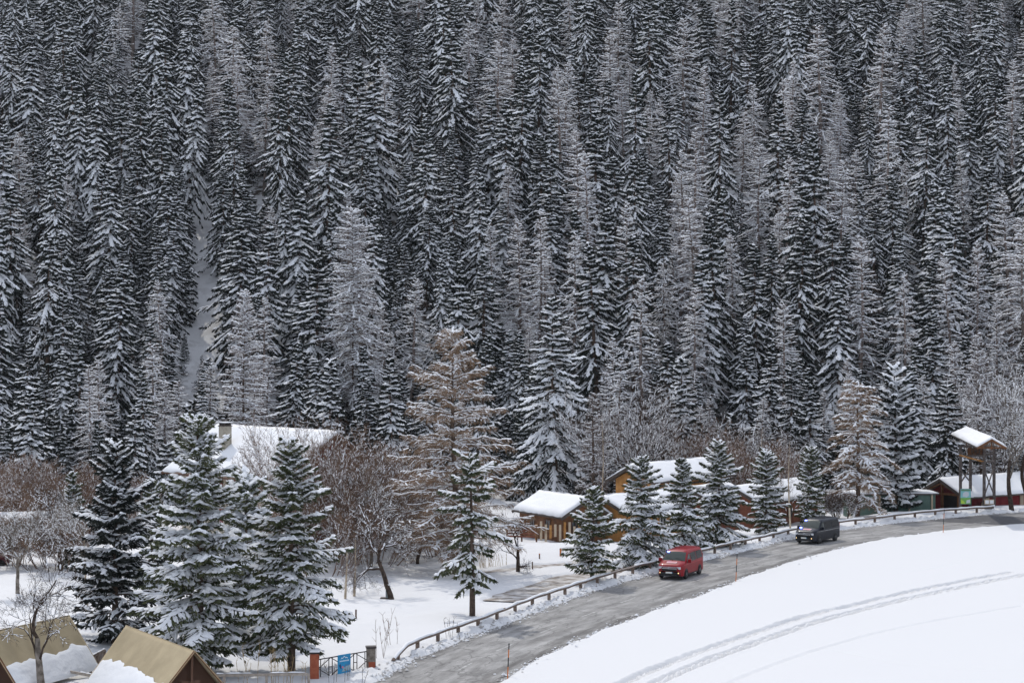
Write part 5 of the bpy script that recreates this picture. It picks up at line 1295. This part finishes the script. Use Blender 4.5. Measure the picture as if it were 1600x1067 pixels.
def far_conifer(label, px, d, pyt, spread_px, seed, L=False, **kw):
    x, y, z, H, Rm = far_pos(0, px, d, pyt, spread_px)
    if L:
        a = dict(mtw=M_larch_f, fine=4, tw=.25, whorl=.5, per=5, lumpw=.10, snow=1., droop=.4, trunkr=.18); a.update(kw); tc = larch(np.random.default_rng(seed), H=H, Rm=Rm, **a)
        return make_tree('larch_tree', tc, label, 'larch', (x, y, z-.1))
    a = dict(base=.06, whorl=.6, per=6, tw=.25, kn=4, ks=.32, snow=1.1, droop=1.1, lumpw=.17, pw=1.25, dk=.5, ta=(22, 52), sgl=.5, up=.2); a.update(kw); tc = conifer(np.random.default_rng(seed), H=H, Rm=Rm, **a)
    return make_tree('spruce_tree', tc, label, 'spruce', (x, y, z-.1))
far_conifer('largest snow-draped spruce of the valley floor, right of the central larch', 868, 208, 466, 150, 431, whorl=.75, tw=.26, lumpw=.2, droop=1.05, shape=.75, base=.08, gaps=.12, irregular=.3)
far_conifer('pale snow-traced larch standing behind the big chalet roof', 380, 214, 452, 100, 432, L=True, droop=.25, shape=.6, lumpw=.13)
far_conifer('large larch with long drooping snow-lined boughs, left of centre on the slope', 553, 236, 325, 120, 433, L=True, droop=.65, shape=.45, lumpw=.14, base=.25)
far_conifer('slender snow-crusted spruce behind the golden chalet', 1068, 210, 556, 58, 434, shape=.5, lumpw=.2)
far_conifer('dark broad spruce on the valley floor above the slim birch', 1235, 214, 562, 70, 435, shape=.65, lumpw=.12, snow=.75)
far_conifer('snow-plastered spruce just right of the orange-brown larch', 1400, 198, 572, 92, 436, shape=.4, lumpw=.26, snow=1.1, droop=.35)
far_conifer('half bare dark spruce just left of the gateway tower', 1483, 206, 600, 66, 437, shape=.4, lumpw=.14, snow=.7)
far_conifer('snowy spruce over the brown shrubs at the left edge', 48, 192, 604, 92, 438, shape=.75, lumpw=.17)
far_conifer('bushy snow-covered spruce left of the big chalet roof', 208, 202, 640, 60, 439, shape=.7)
far_conifer('frosted spruce right of the big chalet roof among brown brush', 513, 205, 560, 62, 440, shape=.6, lumpw=.18)
far_conifer('pointed snowy spruce behind the pale hipped house', 612, 207, 560, 66, 441, shape=.7, lumpw=.17)
far_conifer('short spruce hidden behind the leaning dark tree', 543, 165, 790, 70, 442, shape=.6)
far_conifer('grey larch screening the right edge over the red building', 1532, 215, 520, 90, 443, L=True, droop=.3)
far_conifer('thin grey larch between large spruce and golden chalet', 925, 196, 610, 70, 444, L=True, snow=.6, lumpw=.07)
far_conifer('dusted spruce behind the left clump, next to the chalet gable', 262, 196, 690, 54, 445, shape=.7)
def near_bare(kind, label, cat, px, pyb, pyt, seed, z=0., group=None, **kw):
    g = G(px, pyb, z); s = FPX/g.y; H = (pyb-pyt)/s; tc = bare(np.random.default_rng(seed), H=H, **kw)
    return make_tree(kind, tc, label, cat, (g.x, g.y, tz(g.x, g.y)-.05), group=group)
near_bare('bare_tree', 'bare grey-barked tree in front of the left tent', 'tree', 64, 1083, 775, 451, r=.22, levels=5, spread=.72, snow=.5, lumpw=.035, dense=3, fork=.5, mtr=M_greybark, mtw=M_darkbark, gnarl=.2, fine=4)
near_bare('bare_tree', 'leaning dark bare tree beside the utility bollard', 'tree', 614, 934, 690, 452, r=.20, levels=5, spread=.75, lean=(-.25, 0), mtr=M_darkbark, mtw=M_darkbark, snow=.5, lumpw=.04, gnarl=.2, upb=.1, fine=4, stems=1)
near_bare('bare_tree', 'small forked bare tree in front of the low cabin', 'tree', 810, 893, 762, 453, r=.17, levels=4, spread=.8, mtr=M_darkbark, mtw=M_darkbark, snow=.5, lumpw=.04, gnarl=.2, fine=4)
near_bare('bare_tree', 'snow-traced bare tree with a crooked stem right of the gateway tower', 'tree', 1582, 800, 560, 454, r=.26, levels=5, spread=.55, mtr=M_darkbark, mtw=M_greybark, snow=.6, lumpw=.055, lean=(-.12, 0))
near_bare('bare_tree', 'second snow-traced bare tree cut by the right edge', 'tree', 1606, 797, 540, 455, r=.24, levels=5, spread=.55, snow=.6, lumpw=.055, mtr=M_darkbark)
for (lab, px, pyb, pyt, sd_, m_) in (('tall dark bare tree rising from the brown thicket at the far left', 96, 892, 690, 521, M_darkbark), ('bare brown tree between the far-left cabin and the dark pine', 150, 905, 725, 522, M_greybark),
                                 ('bare tree with frosted twigs at the left edge in front of the cabin', 28, 930, 770, 523, M_greybark), ('tall bare tree behind the gate spruce, over the brown thicket', 528, 880, 650, 524, M_darkbark),
                                 ('bare dark tree left of the central larch', 652, 880, 690, 525, M_darkbark), ('thin bare tree in front of the pale hipped house', 578, 890, 700, 526, M_greybark)):
    near_bare('bare_tree', lab, 'tree', px, pyb, pyt, sd_, r=.15, levels=5, spread=.55, mtr=m_, mtw=m_, snow=.55, lumpw=.05, gnarl=.16, fine=4, upb=.35)
GB = 'reddish-brown leafless thickets'
for (lab, px, d, pyt, w, sd_) in (('reddish-brown thicket below the left-edge spruce', 22, 178, 700, 6, 461), ('brown thicket between left-edge spruce and dark pine', 105, 176, 725, 6, 462),
                                  ('brown thicket beside the big chalet, left side', 165, 182, 718, 6, 463), ('tall brown thicket screening the big chalet from the right', 532, 160, 650, 7, 464),
                                  ('densest brown thicket, between spruce by the gate and leaning tree', 520, 150, 690, 6, 465), ('brown thicket left of the pale hipped house', 560, 165, 680, 6, 466),
                                  ('brown thicket in front of the pale hipped house', 640, 160, 745, 6, 467), ('brown brush at the foot of the central larch', 690, 155, 780, 4, 468),
                                  ('low russet thicket at the very left edge over the parked car', 8, 166, 745, 6, 472), ('russet thicket in front of the left-edge cabin end', 75, 168, 760, 6, 473), ('brown thicket behind the dark pine at mid height', 150, 168, 770, 5, 474),('nearest brown thicket at the left edge below the cabin', 18, 150, 800, 5, 477), ('brown thicket behind the crown of the tent tree', 90, 147, 790, 5, 478), ('tall pinkish-brown thicket rising beside the chalet roof end', 505, 156, 690, 7, 479),
                                  ('brown thicket over the gate spruce, lower part', 500, 143, 770, 5, 475), ('brown thicket behind the leaning tree trunk', 580, 150, 740, 6, 476),
                                  ('brown thicket behind the birch cabin', 1180, 200, 690, 6, 470), ('greyish thicket above cabins right of the golden chalet', 1130, 205, 660, 6, 471)):
    x = (px-800)*d/FPX; z = tz(x, d); H = CAMZ-(pyt-HY)*d/FPX-z
    rg = np.random.default_rng(sd_)
    tc = bare(rg, H=H*1.05, r=.05, levels=4, spread=.5, stems=18, base_r=w/2.6, mtr=M_twig, mtw=M_twig, snow=.45, lumpw=.05, dense=3, fine=7, upb=.3, twl=.65, tww=1.5)
    make_tree('leafless_thicket', tc, lab, 'thicket', (x, d, z), group=GB)
GF = 'snow-frosted shrubs at the forest foot'
for (lab, px, d, pyt, w, sd_) in (('frosted shrub tree left of the golden chalet', 965, 204, 600, 7, 481), ('frosted shrub tree right behind the golden chalet', 1020, 206, 590, 7, 482),
                                  ('frosted shrub right of the slender snow-crusted spruce', 1115, 212, 640, 7, 483), ('frosted brush above the birch cabin roof', 1170, 208, 640, 6, 484),
                                  ('frosted brush behind the gateway tower', 1545, 212, 560, 7, 485), ('frosted shrub by the right edge of the forest foot', 1590, 214, 520, 8, 486),
                                  ('snow-clogged low shrub in front of the teal shed', 1312, 186, 768, 3, 487)):
    x = (px-800)*d/FPX; z = tz(x, d); H = CAMZ-(pyt-HY)*d/FPX-z
    tc = bare(np.random.default_rng(sd_), H=H*1.05, r=.09, levels=4, spread=.5, stems=8, base_r=w/4, mtr=M_darkbark, mtw=M_bark, snow=.42, lumpw=.055, dense=3, fine=5, upb=.3, twl=.65)
    make_tree('frosted_shrub', tc, lab, 'shrub', (x, d, z), group=GF)
GBi = 'slim pale birches'
for (lab, px, pyb, pyt, sd_) in (('slim pale birch left of the golden chalet', 941, 800, 640, 491), ('slim pale birch in front of the red-brown cabin wall', 1234, 826, 690, 492), ('pale birch stem rising above the roof of the birch cabin', 1190, 800, 652, 493),
                                 ('pale birch stem between gate spruce and leaning tree', 553, 930, 840, 494), ('thin pale birch left of the leaning tree', 540, 934, 850, 495), ('thin birch by the dark pine near the left tent', 134, 975, 840, 496)):
    g = G(px, pyb); s = FPX/g.y; H = (pyb-pyt)/s
    tr = MB(); n = 10; zz = np.linspace(-.3, H, n); tr.tube(np.stack([.10*np.sin(zz/2+px), .05*zz*0, zz], 1), .09*(1-zz/H*.8).clip(.1, 1), M_pale, 7)
    t2, cr = bare(np.random.default_rng(sd_), H=H*.9, r=.03, levels=3, spread=.4, mtr=M_pale, mtw=M_larch_f, snow=.4, lumpw=.03, dense=3, fine=5, upb=.5)
    rgb_ = np.random.default_rng(sd_+50); a0, a1 = [], []
    for k in range(int(H*7)):
        z0 = rgb_.uniform(.3*H, H*.98); a = rgb_.uniform(0, 6.28); l = rgb_.uniform(.3, .9)*(1.1-.6*z0/H); p = np.array([0, 0, z0]); q = p+np.array([math.cos(a)*l, math.sin(a)*l, l*.7]); a0.append(p); a1.append(q)
        for j in range(4): m_ = p+(q-p)*rgb_.uniform(.3, 1); a0.append(m_); a1.append(m_+rgb_.normal(0, .16, 3)+[0, 0, .1])
    cr.segs(np.array(a0), np.array(a1), .011, .006, M_larch_f)
    make_tree('birch_tree', (tr, cr), lab, 'birch', (g.x, g.y, tz(g.x, g.y)-.05), group=GBi)

# saplings and dry weeds in the foreground
def stalks(name, label, cat, px, pyb, H, n, wpx, m, seed, branch=2):
    g = G(px, pyb); rg = np.random.default_rng(seed); t = MB(); a0, a1, r0 = [], [], []
    s = FPX/g.y; W = wpx/s/2
    for k in range(n):
        b = np.array([rg.uniform(-W, W), rg.uniform(-.5, .5), -.1]); h = H*rg.uniform(.5, 1); d = np.array([rg.normal(0, .12), rg.normal(0, .12), 1.]); p = b
        for i in range(4):
            q = p+d*h/4; a0.append(p); a1.append(q); r0.append(.016); 
            if i > 0:
                for j in range(branch): e = rg.normal(0, .5, 3); e[2] = abs(e[2])+.5; a0.append(q); a1.append(q+e/np.linalg.norm(e)*h*.18); r0.append(.009)
            p = q; d = d+rg.normal(0, .06, 3)
    t.segs(np.array(a0), np.array(a1), np.array(r0), np.array(r0)*.7, m); o = t.build(name); o.location = (g.x, g.y, tz(g.x, g.y)); tag(o, label, cat, 'dry stalks and saplings in the foreground'); return o
stalks('sapling', 'leafless sapling beside the right gate pillar', 'sapling', 598, 1032, 2.6, 4, 22, M_twig, 1)
stalks('sapling', 'leafless thin saplings behind the guard rail start', 'sapling', 612, 1010, 1.8, 3, 18, M_twig, 2)
stalks('sapling', 'tuft of thin dry shoots between the pine trunk and guard rail', 'sapling', 710, 1000, 1.3, 5, 30, M_greybark, 3)
stalks('dry_weeds', 'yellow dry weeds poking up before the spruce left of the gate', 'weeds', 400, 1072, 1.9, 9, 60, M_dry, 4)
stalks('dry_weeds', 'tan dry weeds right in front of the rusty gate pillar', 'weeds', 455, 1074, 1.5, 9, 50, M_dry, 5)
stalks('dry_weeds', 'dark dry stems in front of the blue sign', 'weeds', 540, 1074, 1.1, 8, 70, M_greybark, 6)
stalks('dry_weeds', 'pale dry grass clump behind the slim path, left of forked tree', 'weeds', 772, 885, 1.2, 30, 46, M_dry, 7, 1)

# ------------------------------------------------------------------ thin mountain haze
hz = MB(); hz.box((0, 190, 118), (760, 560, 250), M_snow); ho = hz.build('haze'); ho['kind'] = 'stuff'; ho['label'] = 'thin bluish haze over the forested slope'; ho['category'] = 'haze'
hm = bpy.data.materials.new('haze'); hm.use_nodes = True; hn = hm.node_tree.nodes; hn.clear()
pv = hn.new('ShaderNodeVolumePrincipled'); pv.inputs['Color'].default_value = (0.86, 0.92, 1.0, 1); pv.inputs['Density'].default_value = 0.00004; pv.inputs['Anisotropy'].default_value = 0.2
mo = hn.new('ShaderNodeOutputMaterial'); hm.node_tree.links.new(pv.outputs[0], mo.inputs['Volume'])
ho.data.materials.clear(); ho.data.materials.append(hm)
